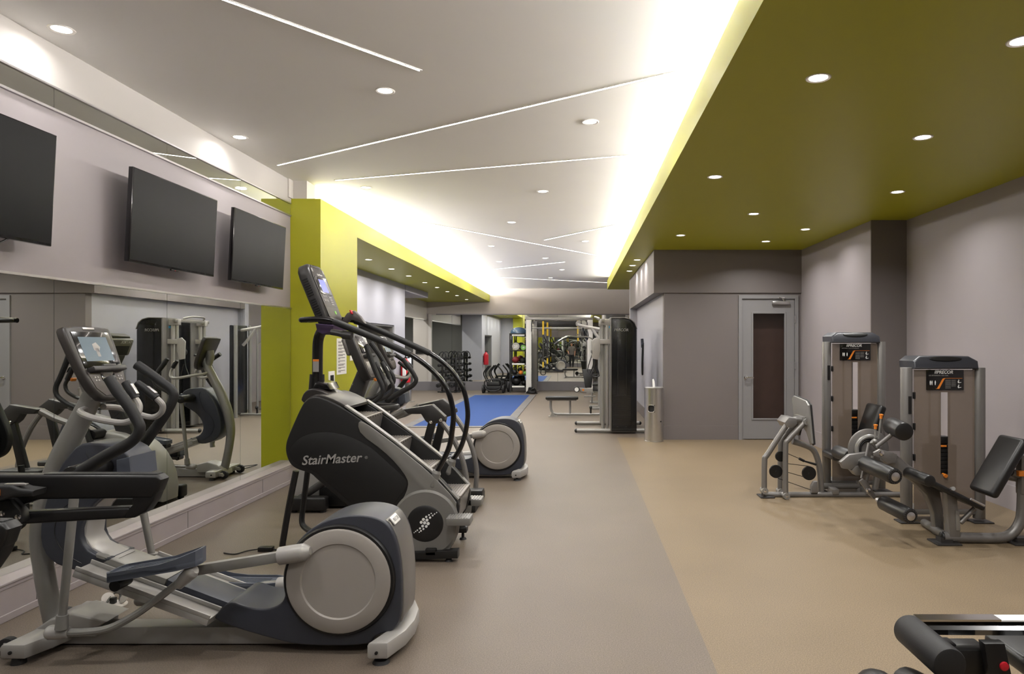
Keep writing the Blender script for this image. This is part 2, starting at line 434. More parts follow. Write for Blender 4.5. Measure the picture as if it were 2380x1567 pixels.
# door in the grey wall
d = B().box(2.742, 2.80, YD - .03, YD + .12, 0, 2.46).box(3.70, 3.758, YD - .03, YD + .12, 0, 2.46).box(2.80, 3.70, YD - .03, YD + .12, 2.40, 2.46)
dr = struct('door_1', d, 'door_paint', flat=True)
b = B().box(2.806, 2.99, YD + .0, YD + .045, .012, 2.395).box(3.53, 3.694, YD + .0, YD + .045, .012, 2.395).box(2.99, 3.53, YD, YD + .045, .012, .36).box(2.99, 3.53, YD, YD + .045, 2.15, 2.395)
leaf = b.out('door_leaf', 'door_paint', dr, flat=True)
b = B()
for a in ((2.965, 2.995, .335, 2.175), (3.525, 3.555, .335, 2.175)): b.box(a[0], a[1], YD - .012, YD, a[2], a[3], .004)
b.box(2.995, 3.525, YD - .012, YD, .335, .363, .004).box(2.995, 3.525, YD - .012, YD, 2.147, 2.175, .004)
b.out('glazing_bead', 'door_paint', leaf, flat=True)
B().box(2.992, 3.528, YD + .02, YD + .028, .362, 2.148).out('pane', 'glass', leaf, flat=True)
b = B().lathe([(0, 0), (.028, 0), (.028, -.012), (.012, -.014), (.012, -.05), (0, -.05)], (2.865, YD, 1.06), (0, 1, 0), 20)
b.tube([(2.865, YD - .05, 1.06), (2.90, YD - .055, 1.06), (2.99, YD - .05, 1.058)], .011, 10)
b.out('door_handle', 'chrome', leaf)
B().box(2.802, 2.806, YD - .004, YD + .02, 1.02, 1.11).out('latch_plate', 'mirror_edge', dr, flat=True)
for zz in (.55, 1.27, 2.05):
    B().cyl((3.699, YD - .036, zz - .06), (3.699, YD - .036, zz + .06), .009, seg=10).box(3.69, 3.71, YD - .032, YD - .028, zz - .06, zz + .06).out('hinge', 'alu', dr)
b = B().box(3.31, 3.60, YD - .06, YD - .002, 2.30, 2.355, .006)
clo = b.out('door_closer', 'alu', leaf)
B().tube([(3.50, YD - .06, 2.36), (3.46, YD - .10, 2.40), (3.42, YD - .035, 2.42)], .009, 8, 1).cyl((3.50, YD - .04, 2.35), (3.50, YD - .04, 2.40), .014).box(3.40, 3.52, YD - .05, YD - .03, 2.405, 2.425).out('closer_arm', 'chrome', leaf)
struct('wall_behind_door', B().box(2.9, 3.7, YD + .22, YD + .26, 0, 2.5), 'dark_wood', flat=True)

struct('added_cove_liner_left', B().box(XP - .09, XP - .076, 9.7, YF, ZA + .061, ZP - .005).box(-3.65, XP - .09, 8.72, YF, ZA + .061, ZA + .07), 'white_wall', flat=True)  # unseen white lining added in the left cove so its light stays untinted
struct('added_cove_liner_right', B().box(XS + .061, XS + .075, YB, 20.0, ZS + .061, 3.475).box(XS + .075, 1.2, YB, 20.0, ZS + .061, ZS + .07), 'white_wall', flat=True)  # same hidden white lining, added to keep the right cove's bounced light white

# ------------------------------------------------------------------ lights
def lamp(x, y, z, watts, size=0.13, col=(1.0, 0.985, 0.965), spread=168):
    l = bpy.data.lights.new('downlight_lamp', 'AREA'); l.shape = 'DISK'; l.size = size; l.energy = watts; l.color = col; l.spread = math.radians(spread)
    o = bpy.data.objects.new('downlight_lamp', l); o.location = (x, y, z)
    return o
dl_proto = {}
def downlight(x, y, z, watts, label, group, r=0.075, spread=160):
    t = thing('downlight', label, 'downlight', (x, y, z), group)
    key = r
    if key not in dl_proto:
        a = B().lathe([(r, 0.004), (r, -0.003), (r * .93, -0.006), (r * .74, -0.002), (r * .74, .004)], (x, y, z), (0, 0, 1), 28).out('trim_ring', 'lamp_trim', t)
        l = B().lathe([(0, -0.0015), (r * .74, -0.0015)], (x, y, z), (0, 0, 1), 28).out('lens', 'lens', t)
        dl_proto[key] = (a, l)
    else:
        for p in dl_proto[key]:
            c = p.copy(); COL.objects.link(c); c.parent = t
    lo = lamp(0, 0, -0.012, watts, spread=spread); COL.objects.link(lo); lo.parent = t
    return t
CEIL = [(143, 68, 'nearest the upper left corner, above the left wall fascia'), (895, 211, 'just below the first light line'), (557, 319, 'beside the left fascia above the middle screen'), (1372, 283, 'between the long light line and the green fascia'),
        (850, 436, 'above the green pillar'), (1261, 445, 'in the middle, under the second light line pair'), (980, 528, 'left, on the far side of the pillar'), (1189, 517, 'above the crossing light line'), (1360, 561, 'right, beside the short slanted light line'),
        (1064, 591, 'left, near the lit cove halfway down'), (1142, 572, 'middle, halfway down the room'), (1160, 608, 'left of the far light line'), (1267, 600, 'right of the far light line'), (1306, 627, 'far end, right of the farthest lines'),
        (1280, 646, 'farthest, just before the end wall'), (1143, 637, 'far end, close to the left cove')]
DIM = {143: .18, 557: .25, 850: .2, 980: .7, 1064: .8}      # dimmed lamps close to the walls
for px, py, d_ in CEIL:
    Y = F * (ZC - H) / (CY - py)
    downlight((px - CX) / F * Y, Y, ZC, P_DOWN * DIM.get(px, 1.0), 'added recessed white ceiling downlight ' + d_, 'white ceiling downlights')
for x, y, d_ in ((-2.6, 2.6, 'over the treadmill'), (-0.6, 2.7, 'over the camera, left'), (-2.2, 0.4, 'behind the camera, left'), (0.0, 0.5, 'behind the camera, right')):  # extra lamps out of frame, added to light the room
    downlight(x, y, ZC, P_DOWN, 'added recessed white ceiling downlight ' + d_, 'white ceiling downlights')
SOFF = [(1902, 181, 'nearest, above the tan floor'), (2375, 95, 'at the right edge of the picture'), (2145, 319, 'in front of the seated leg curl tower'), (1662, 411, 'near the fascia, halfway'), (2086, 446, 'close to the right wall, glaring'), (1752, 497, 'left of the glaring pair'),
        (1582, 547, 'near the fascia in front of the bulkhead'), (1872, 533, 'near the grey wall corner'), (1780, 561, 'nearest the door'), (1481, 604, 'nearest of the three beside the bulkhead'), (1470, 617, 'middle of the three beside the bulkhead'), (1463, 630, 'farthest of the three beside the bulkhead')]
for px, py, d_ in SOFF:
    Y = F * (ZS - H) / (CY - py)
    downlight((px - CX) / F * Y, Y, ZS, P_SOFF * (0.45 if Y > 12 else 0.6 if px == 1872 else 1), 'added recessed downlight in green soffit, ' + d_, 'green soffit downlights', spread=145)
for x, y, d_ in ((1.5, 1.6, 'behind the camera, left'), (3.2, 1.4, 'behind the camera, right')):  # more out-of-frame lamps, added for light from the camera side
    downlight(x, y, ZS, P_SOFF, 'added recessed downlight in green soffit, ' + d_, 'green soffit downlights', spread=145)
for k, y in enumerate((10.7, 12.2, 13.7, 15.1, 16.7, 18.15, 19.6, 21.15, 23.0)):
    downlight(-3.70, y, ZA, P_ALC, 'recessed downlight in green alcove soffit, %s from the green pillar' % ORD[k], 'alcove soffit downlights', 0.07)
for k, y in enumerate((18.6, 20.8, 23.2)):  # invented lamps out of view, added to brighten the white lintel wall
    downlight(-6.1, y, ZA, P_ALC * 1.4, 'added unseen recessed downlight over the lobby left of the alcove, %s from the camera' % ORD[k], 'added lobby downlights', 0.07)
LINES = [((360, -60), (975, 163), 'at the top edge of the picture'), ((645, 384), (1570, 167), 'longest, left wall to fascia'), ((780, 419), (1460, 361), 'third from the camera, ending near the fascia'), ((850, 492), (1405, 597), 'crossing from the pillar to the right'),
         ((1265, 558), (1460, 517), 'short, beside the green fascia'), ((1090, 632), (1312, 609), 'far end, sloping towards the left cove'), ((1090, 641), (1412, 657), 'farthest, nearly level')]
for a, c, d_ in LINES:
    Ya = F * (ZC - H) / (CY - a[1]); Yc = F * (ZC - H) / (CY - c[1])
    p = Vector(((a[0] - CX) / F * Ya, Ya, ZC)); q = Vector(((c[0] - CX) / F * Yc, Yc, ZC))
    if p.x < -3.3 and p.y > 8: p = p.lerp(q, 0.02)
    if p.x < XL + .03: p = p.lerp(q, (XL + .03 - p.x) / (q.x - p.x))
    dd = (q - p); L = dd.length; ang = math.atan2(dd.y, dd.x)
    M = Matrix.Translation((p + q) / 2) @ Matrix.Rotation(ang, 4, 'Z')
    t = thing('light_line', 'linear light strip recessed in white ceiling, ' + d_, 'strip light', (p + q) / 2, 'ceiling light lines')
    B().box(-L / 2 - .01, L / 2 + .01, -.019, -.011, -.004, .002, M=M).box(-L / 2 - .01, L / 2 + .01, .011, .019, -.004, .002, M=M).out('channel', 'lamp_trim', t, flat=True)
    B().box(-L / 2, L / 2, -.011, .011, -.0025, .002, M=M).out('diffuser', 'led_line', t, flat=True)
# cove strips: led tape lying on the ledge behind each fascia
solo('cove_strip', B().box(-3.642, -3.64, YP + .3, YF - .1, 3.30, 3.46), 'cove_led', 'upright light strip in the cove behind the left green beam', 'strip light', flat=True)
solo('cove_strip', B().box(1.185, 1.187, YB + .1, 19.9, 3.46, 3.585), 'cove_led_right', 'upright light strip in the cove behind the right green fascia', 'strip light', flat=True)

# ================================================================== cross-trainer (silver elliptical)
def make_elliptical():
    Yc = 3.76
    t = thing('elliptical_trainer', 'silver and navy elliptical trainer in the foreground, its round flywheel cover facing right', 'elliptical', (-1.9, Yc, 0), 'silver elliptical trainers')
    # floor frame
    b = B().prism(XZ([(120, 1458), (500, 1458), (640, 1458), (870, 1478), (870, 1498), (120, 1498)], 3.70), 3.70, 3.82, .008)
    b.out('base_rail', 'silver_light', t)
    # front cross foot
    b = B().ext([Vector((-2.90, 3.46, .035)), Vector((-2.78, 3.46, .035)), Vector((-2.74, 3.6, .03)), Vector((-2.70, 3.76, .03)), Vector((-2.74, 3.95, .03)), Vector((-2.80, 4.07, .035)), Vector((-2.90, 4.07, .035)), Vector((-2.88, 3.76, .03))], (0, 0, .075), .014)
    ff = b.out('front_foot', 'silver_light', t)
    B().cyl((-2.85, 3.453, .07), (-2.85, 3.461, .07), .009, seg=10).out('bolt_hole', 'black', ff)
    for y in (3.52, 4.0): B().cyl((-2.84, y - .02, .0), (-2.84, y - .02, .034), .035, .028).out('foot_pad', 'rubber', ff)
    for y in (3.545, 3.95):
        wv = B().cyl((-2.945, y, .055), (-2.945, y + .04, .055), .05, seg=20, bev=.006).out('transport_wheel', 'rubber', ff)
        B().box(-2.95, -2.86, y - .012, y - .004, .04, .085, .004).cyl((-2.945, y - .014, .055), (-2.945, y - .002, .055), .018).out('wheel_bracket', 'silver_light', wv)
    # rear cross foot (curved)
    b = B().ext([Vector((-1.055, 3.46, .035)), Vector((-.955, 3.46, .035)), Vector((-.90, 3.62, .035)), Vector((-.885, 3.76, .035)), Vector((-.90, 3.92, .035)), Vector((-.955, 4.06, .035)), Vector((-1.055, 4.06, .035)), Vector((-1.0, 3.92, .035)), Vector((-.985, 3.76, .035)), Vector((-1.0, 3.62, .035))], (0, 0, .085), .014)
    rf = b.out('rear_foot', 'silver_light', t)
    B().cyl((-1.01, 3.452, .07), (-1.01, 3.461, .07), .008, seg=10).out('bolt_hole', 'black', rf)
    for y in (3.51, 4.01): B().cyl((-1.0, y, 0), (-1.0, y, .016), .045, .035).cyl((-1.0, y, .016), (-1.0, y, .036), .012).out('foot_pad', 'rubber', rf)
    # hub cover over the front foot + mast
    B().prism(XZ([(70, 1492), (78, 1465), (115, 1440), (165, 1426), (246, 1447), (220, 1462), (218, 1482), (150, 1482), (120, 1510), (72, 1496)], 3.66), 3.66, 3.86, .02, 3).out('base_cover', 'silver_light', t)
    pts = [(128, 1450), (112, 1380), (100, 1310), (96, 1240), (112, 1150), (145, 1060), (185, 980), (215, 920), (240, 860)]
    B().tube([W(px, py, Yc) for px, py in pts], [.052, .05, .05, .055, .06, .06, .055, .052, .05], 14, 5, flat=(1.0, .95)).out('mast', 'silver', t)
    # navy shroud around the mast
    sh = [(158, 1060), (180, 1033), (215, 1030), (262, 1034), (296, 1052), (306, 1085), (300, 1120), (262, 1142), (225, 1165), (196, 1200), (184, 1240), (196, 1275), (226, 1293), (266, 1300), (225, 1322), (186, 1330), (140, 1318), (108, 1298), (92, 1262), (94, 1210), (112, 1140), (138, 1085)]
    s_ = B().prism(XZ(chaikin(sh, 1), 3.66), 3.66, 3.87, .03, 3).out('mast_shroud', 'navy', t)
    B().tube([W(px, py, 3.659) for px, py in [(200, 1052), (206, 1080), (180, 1150), (140, 1190), (127, 1240), (150, 1285), (190, 1310)]], .002, 5, 4).out('shroud_seam', 'black', s_)
    # silver saddle cover in front of the shroud
    b = B().prism(XZ([(300, 1080), (312, 1100), (300, 1125), (255, 1152), (222, 1180), (204, 1215), (200, 1248), (214, 1272), (250, 1290), (276, 1298), (262, 1310), (214, 1296), (190, 1270), (182, 1240), (195, 1195), (230, 1155), (270, 1130)], 3.69), 3.69, 3.84, .012)
    b.out('saddle_cover', 'silver_light', t)
    B().prism(XZ([(268, 1070), (300, 1062), (305, 1110), (270, 1125)], 3.645), 3.645, 3.88, .012).out('pivot_block', 'navy_soft', t)
    # inclined rail with two running tracks
    A0, A1 = W(182, 1322, 3.56), W(492, 1436, 3.56)
    d = (A1 - A0).normalized(); n = Vector((-d.z, 0, d.x)) * (1 if d.x > 0 else -1)
    for y0, y1 in ((3.53, 3.655), (3.865, 3.99)):
        if y0 > 3.8: A0 = A0.lerp(A1, .22)
        o = Vector((0, y0 - 3.56, 0)); wv = Vector((0, y1 - y0, 0))
        tr = B()
        tr.ext([A0 + o, A1 + o, A1 + o - n * .035, A0 + o - n * .035], wv, .004)
        tr.ext([A0 + o + n * .022, A1 + o + n * .022, A1 + o - n * .0, A0 + o], (0, .012, 0), .003)
        tr.ext([A0 + o + n * .022 + wv, A1 + o + n * .022 + wv, A1 + o + wv, A0 + o + wv], (0, -.012, 0), .003)
        tr.out('running_track', 'silver_light', t)
    A0 = W(182, 1322, 3.56)
    B().ext([Vector((p.x, 3.66, p.z)) + n * h for p, h in ((A0, .05), (A0.lerp(A1, .55), .055), (A0.lerp(A1, .55), -.04), (A0, -.04))], (0, .2, 0), .012).out('ramp_cover', 'silver', t)
    B().ext([Vector((p.x, 3.66, p.z)) + n * h for p, h in ((A0.lerp(A1, .553), .052), (A1 + d * .03, .05), (A1 + d * .03, -.05), (A0.lerp(A1, .553), -.04))], (0, .2, 0), .012).out('ramp_cover', 'navy', t)
    # rear housing
    hs = [(497, 1442), (500, 1430), (532, 1396), (570, 1412), (612, 1418), (650, 1408), (664, 1385), (655, 1340), (668, 1295), (697, 1250), (740, 1217), (790, 1200), (840, 1197), (880, 1205), (905, 1222), (922, 1260), (932, 1320), (934, 1400), (930, 1440), (915, 1468), (868, 1478), (860, 1502), (700, 1502), (640, 1488), (560, 1465)]
    hz = B().prism(XZ(chaikin(hs, 2), 3.60), 3.60, 3.92, .035, 4).out('flywheel_housing', 'navy', t)
    # silver outer wrap of the housing
    wr = [(893, 1206), (910, 1217), (928, 1258), (938, 1320), (940, 1400), (936, 1446), (926, 1446), (930, 1400), (928, 1320), (918, 1262), (898, 1222)]
    B().prism(XZ(chaikin(wr, 1), 3.63), 3.63, 3.89, .012, 2).out('housing_wrap', 'silver_mid', t)
    C = W(788, 1350, 3.585)
    B().lathe([(0, .0), (.284, 0), (.292, .012), (.292, .03), (0, .03)], (C.x, 3.579, C.z), (0, 1, 0), 64).out('disc_recess', 'black', hz)
    dk = B().lathe([(0, 0.007), (.190, .007), (.197, 0), (.262, 0), (.271, .006), (.271, .02), (0, .02)], (C.x, 3.566, C.z), (0, 1, 0), 64).out('flywheel_disc', 'disc_grey', t)
    C2 = Vector((C.x, 3.92, C.z))
    B().lathe([(0, 0), (.271, 0), (.271, .014), (.262, .02), (.198, .02), (.19, .016), (0, .016)], (C.x, 3.92, C.z), (0, 1, 0), 64).out('flywheel_disc', 'disc_grey', t)
    # badge
    p0, p1, p2, p3 = W(880, 1222, 3.598), W(899, 1210, 3.598), W(916, 1228, 3.598), W(892, 1243, 3.598)
    pc = W(898, 1227, 3.70)
    M = plane_mat((-.981, 3.70, .683), (0, 1, 0), (-.61, 0, .79))
    bd = B().box(-.055, .055, -.024, .024, -.004, .006, .005, M=M).out('badge', 'white', t)
    text_mesh('badge_lettering', 'PRECOR', .03, 'letter', t, M @ Matrix.Translation((-.048, -.011, .0065)), .2, .0005, sx=.8)
    # pedal arms and pedals
    for near in (True, False):
        ya = 3.53 if near else 3.99
        yp0, yp1 = (3.40, 3.56) if near else (3.96, 4.12)
        if near:
            arm = [W(700, 1288, ya), W(560, 1312, ya), W(428, 1332, ya)]; kn = W(698, 1287, ya)
            tray = [(246, 1335), (262, 1302), (290, 1294), (360, 1290), (452, 1276), (466, 1283), (462, 1296), (432, 1328), (330, 1346), (262, 1352)]
            ty = 3.44
        else:
            arm = [W(672, 1362, ya), W(600, 1372, ya), W(480, 1376, ya)]; kn = W(690, 1360, ya)
            tray = [(463, 1361), (474, 1345), (508, 1328), (522, 1329), (545, 1346), (640, 1348), (662, 1344), (664, 1368), (640, 1374), (560, 1372), (480, 1366)]
            ty = 3.98
        dA = (arm[0] - arm[-1]).normalized()
        nn = Vector((-dA.z, 0, dA.x))
        a = B().ext([arm[0] + nn * .026, arm[-1] + nn * .026, arm[-1] - nn * .026, arm[0] - nn * .026], (0, .045, 0), .006).out('pedal_arm', 'silver', t)
        kb = B().tube([kn - dA * .115 + Vector((0, .02, 0)), kn - dA * .05 + Vector((0, .02, 0)), kn + dA * .01 + Vector((0, .022, 0)), kn + dA * .045 + Vector((0, .022, 0))], [.046, .047, .045, .02], 14, 4).out('crank_boot', 'silver_light', a)
        # pedal: sole + raised rim
        q = XZ(tray, ty)
        xs = [p[0] for p in q]; zs = [p[1] for p in q]
        x0, x1 = min(xs), max(xs)
        if near: zl, zr = (H + (CY - 1338) / F * ty), (H + (CY - 1300) / F * ty)
        else: zl, zr = (H + (CY - 1358) / F * ty), (H + (CY - 1362) / F * ty)
        def zz(x): return zl + (zr - zl) * (x - x0) / (x1 - x0)
        sole = [(x0 + .01, yp0 + .03), (x0 + .03, yp0 + .004), (x1 - .1, yp0), (x1 - .02, yp0 + .03), (x1 - .01, (yp0 + yp1) / 2), (x1 - .02, yp1 - .03), (x1 - .1, yp1), (x0 + .03, yp1 - .004), (x0 + .01, yp1 - .03)]
        pd = B().ext([Vector((x, y, zz(x) - .03)) for x, y in sole], (0, 0, .035), .006).out('pedal', 'navy_soft', t)
        hgt = lambda x: .075 * max(0, 1 - (x - x0) / .13) ** 0.8 + .03
        b = B(); N = len(sole)
        ring = []
        cxy = (sum(p[0] for p in sole) / N, sum(p[1] for p in sole) / N)
        dense = []
        for i in range(N):
            p, r_ = Vector(sole[i]), Vector(sole[(i + 1) % N])
            for k in range(4): dense.append(p.lerp(r_, k / 4))
        outer_b, outer_t, inner_t, inner_b = [], [], [], []
        for p in dense:
            ip = p + (Vector(cxy) - p).normalized() * .013
            back = x1 - p.x
            h = .016 + (.034 * max(0, 1 - (back if near else (p.x - x0)) / .16))
            outer_b.append(b.bm.verts.new((p.x, p.y, zz(p.x) - .03))); outer_t.append(b.bm.verts.new((p.x, p.y, zz(p.x) + h)))
            inner_t.append(b.bm.verts.new((ip.x, ip.y, zz(ip.x) + h))); inner_b.append(b.bm.verts.new((ip.x, ip.y, zz(ip.x) + .003)))
        n_ = len(dense); fsx = []
        for k in range(n_):
            k2 = (k + 1) % n_
            for A_, B_ in ((outer_b, outer_t), (outer_t, inner_t), (inner_t, inner_b)):
                fsx.append(b.bm.faces.new((A_[k], A_[k2], B_[k2], B_[k])))
        bmesh.ops.recalc_face_normals(b.bm, faces=fsx)
        b.out('pedal_rim', 'navy_soft', pd)
        bb = B()
        for k in range(5):
            yy = yp0 + .04 + k * (yp1 - yp0 - .08) / 4
            bb.ext([Vector((x0 + .09, yy - .004, zz(x0 + .09) + .004)), Vector((x1 - .12, yy - .004, zz(x1 - .12) + .004)), Vector((x1 - .12, yy + .004, zz(x1 - .12) + .004)), Vector((x0 + .09, yy + .004, zz(x0 + .09) + .004))], (0, 0, .004))
        bb.out('pedal_ribs', 'navy_soft', pd)
        B().cyl((x0 + .05, yp0 + .03, zz(x0) - .05), (x0 + .05, yp1 - .03, zz(x0) - .05), .028).out('pedal_roller', 'black', pd)
    # lower link tubes with boots
    for near in (True, False):
        ya = 3.46 if near else 4.06
        if near: lk = [(142, 1470), (200, 1469), (255, 1460), (310, 1432), (360, 1397), (405, 1362), (432, 1342)]
        else: lk = [(345, 1395), (420, 1418), (500, 1420), (580, 1406), (640, 1390), (664, 1384)]
        l = B().tube([W(a[0], a[1], ya) for a in lk], .0185, 10, 4).out('link_tube', 'silver', t)
        e = W(lk[-1][0], lk[-1][1], ya) if near else W(664, 1384, ya)
        e0 = W(lk[0][0], lk[0][1], ya)
        if near:
            B().tube([e + Vector((-.04, 0, -.045)), e + Vector((-.005, 0, -.005)), e + Vector((.03, 0, .028)), e + Vector((.05, 0, .04))], [.022, .032, .036, .022], 12, 4).out('link_boot', 'silver_light', l)
        B().tube([e0 + Vector((.04, 0, 0)), e0 + Vector((.0, 0, 0)), e0 + Vector((-.055, 0, .0)), e0 + Vector((-.075, 0, 0))], [.026, .034, .036, .02], 12, 4).out('link_boot', 'silver_light', l)
    # upright link tubes and moving handlebars
    for near in (True, False):
        ya = 3.44 if near else 4.10
        if near:
            up = [W(143, 1452, ya), W(177, 1108, ya)]
            hb = [(172, 1104), (205, 1086), (250, 1058), (295, 1034), (317, 1015), (325, 995), (318, 976), (300, 945), (272, 908), (252, 878)]
        else:
            up = [W(356, 1305, ya), W(312, 1085, ya)]
            hb = [(296, 1082), (318, 1052), (350, 1010), (385, 962), (402, 928), (400, 908), (375, 888), (345, 866), (318, 848)]
        B().cyl(up[0], up[1], .019, .022, 14).cyl(up[0] - Vector((0, 0, .02)), up[0] + Vector((.006, 0, .05)), .03, .027, 14).out('arm_link', 'silver', t)
        hbp = [W(a[0], a[1], ya) for a in hb]
        h_ = B().tube(hbp, [.034, .034, .031, .028, .026, .026, .026, .027, .028, .024][:len(hbp)], 12, 5).out('moving_handlebar', 'rubber', t)
        pv = W(174, 1103, ya) if near else W(300, 1078, ya)
        yi = 3.66 if near else 3.87
        B().cyl((pv.x, ya - .03 if near else ya + .03, pv.z), (pv.x, yi, pv.z), .045, .05, 18, .006).out('pivot', 'black', h_)
    # fixed heart-rate handle loop
    for sgn in (-1, 1):
        if sgn < 0:
            lp = [W(205, 948, 3.74), W(186, 957, 3.66), W(210, 970, 3.58), W(255, 980, 3.56), W(292, 982, 3.56), W(316, 968, 3.58), W(324, 945, 3.60), W(314, 926, 3.60)]
            gp = [W(314, 926, 3.60), W(304, 908, 3.60), W(291, 888, 3.60)]
        else:
            lp = [W(240, 946, 3.80), W(275, 948, 3.95), W(320, 962, 3.98), W(354, 970, 3.98), W(374, 960, 3.97), W(378, 942, 3.96), W(364, 926, 3.95)]
            gp = [W(364, 926, 3.95), W(345, 910, 3.95), W(318, 890, 3.95)]
        l = B().tube(lp, .0165, 10, 5).out('fixed_handle', 'silver_light', t)
        g = B().tube(gp, [.023, .024, .02], 12, 4).out('grip', 'rubber', l)
        gd = (gp[2] - gp[0]).normalized(); M = plane_mat(gp[1] + Vector((.02, -.004, .012)), gd, Vector((0, -1, .0)))
        B().box(-.035, .028, -.012, .012, -.006, .004, .003, M=M).out('pulse_sensor', 'alu', g)
    # console
    O = Vector((-2.545, Yc, 1.375)); up_ = Vector((-.135, 0, .335)).normalized(); side = Vector((0, 1, 0))
    M = plane_mat(O, side, up_)         # local x = depth, y = up the face, z = normal (towards the user, +X)
    out = [(-.08, -.06), (.08, -.06), (.135, 0), (.158, .08), (.172, .2), (.182, .345), (.16, .372), (-.16, .372), (-.182, .345), (-.172, .2), (-.158, .08), (-.135, 0)]
    out = chaikin(out, 1)
    cs = B().ext([M @ Vector((x, y, -.05)) for x, y in out], (M.to_3x3() @ Vector((0, 0, .055))), .016, 3).out('console', 'console_dark', t)
    B().ext([M @ Vector((x * .9, y * .9 + .012, .004)) for x, y in [(-.075, -.05), (.075, -.05), (.13, 0), (.15, .08), (.155, .10), (-.155, .10), (-.15, .08), (-.13, 0)]], (M.to_3x3() @ Vector((0, 0, .004))), .001).out('key_panel', 'console_face', cs)
    sc = B().box(-.145, .145, .125, .335, .0035, .008, .002, M=M).out('screen_glass', 'screen_black', cs)
    B().box(-.110, .108, .165, .305, .0082, .0088, M=M).out('display', 'screen_teal', cs)
    B().lathe([(0, 0), (.03, 0), (.03, .0006), (0, .0006)], M @ Vector((0, .245, .0088)), M.to_3x3() @ Vector((0, 0, 1)), 5).box(-.012, .012, .19, .24, .0088, .0094, M=M).out('display_emblem', 'silver_light', cs)
    B().box(-.13, .13, .098, .125, .0, .045, .006, M=M).box(-.05, .05, .12, .135, .03, .045, .004, M=M).out('reading_ledge', 'charcoal', cs)
    B().box(-.05, .06, .05, .088, .006, .011, .002, M=M).out('small_display', 'screen_black', cs)
    B().box(.0, .03, .074, .084, .011, .0115, M=M).out('lit_readout', 'screen_blue', cs)
    B().box(-.045, .045, .348, .362, .002, .009, .003, M=M).out('maker_badge', 'alu', cs)
    kb = B()
    for sx in (-.10, -.08, .085, .105):
        for sy in (.055, .072): kb.box(sx - .006, sx + .006, sy - .004, sy + .004, .008, .0105, M=M)
    kb.out('keys', 'silver_light', cs)
    B().tube([M @ Vector((0, .2, -.05)), M @ Vector((0, .12, -.09)), M @ Vector((0, -.02, -.1))], [.05, .05, .045], 12, 3).out('console_neck', 'silver', cs)
    # power cord to the floor box
    B().tube([W(250, 1440, 3.9), W(240, 1425, 4.0), W(252, 1395, 4.25), W(268, 1378, 4.4), W(280, 1384, 4.4), W(272, 1410, 4.25), W(262, 1416, 4.2)], .006, 6, 5).out('power_cord', 'black', t)
    return t
ell = make_elliptical()
ell2 = copy_tree(ell, None, 'silver and navy elliptical trainer standing beyond the stair climber, flywheel cover over its handrail ends', (-1.9 + .28, 3.76 + 4.70, 0))
# floor outlet with plugs next to the first elliptical
t = thing('floor_outlet', 'cream round floor outlet box with open lid behind the foreground elliptical', 'outlet', (W(262, 1408, 4.27).x, 4.27, 0))
x = t.location.x
B().lathe([(0, .012), (.07, .012), (.08, .006), (.08, 0), (0, 0)], (x, 4.27, 0), (0, 0, 1), 24).out('cover_plate', 'cream', t)
B().lathe([(0, .006), (.035, .006), (.035, 0), (0, 0)], (x - .05, 4.30, .035), (.4, -.6, .5), 20).out('flip_lid', 'cream', t)
B().lathe([(0, .006), (.035, .006), (.035, 0), (0, 0)], (x + .06, 4.29, .04), (-.4, -.6, .5), 20).out('flip_lid', 'cream', t)
B().box(x - .015, x + .015, 4.26, 4.29, .012, .05, .004).out('plug', 'black', t)

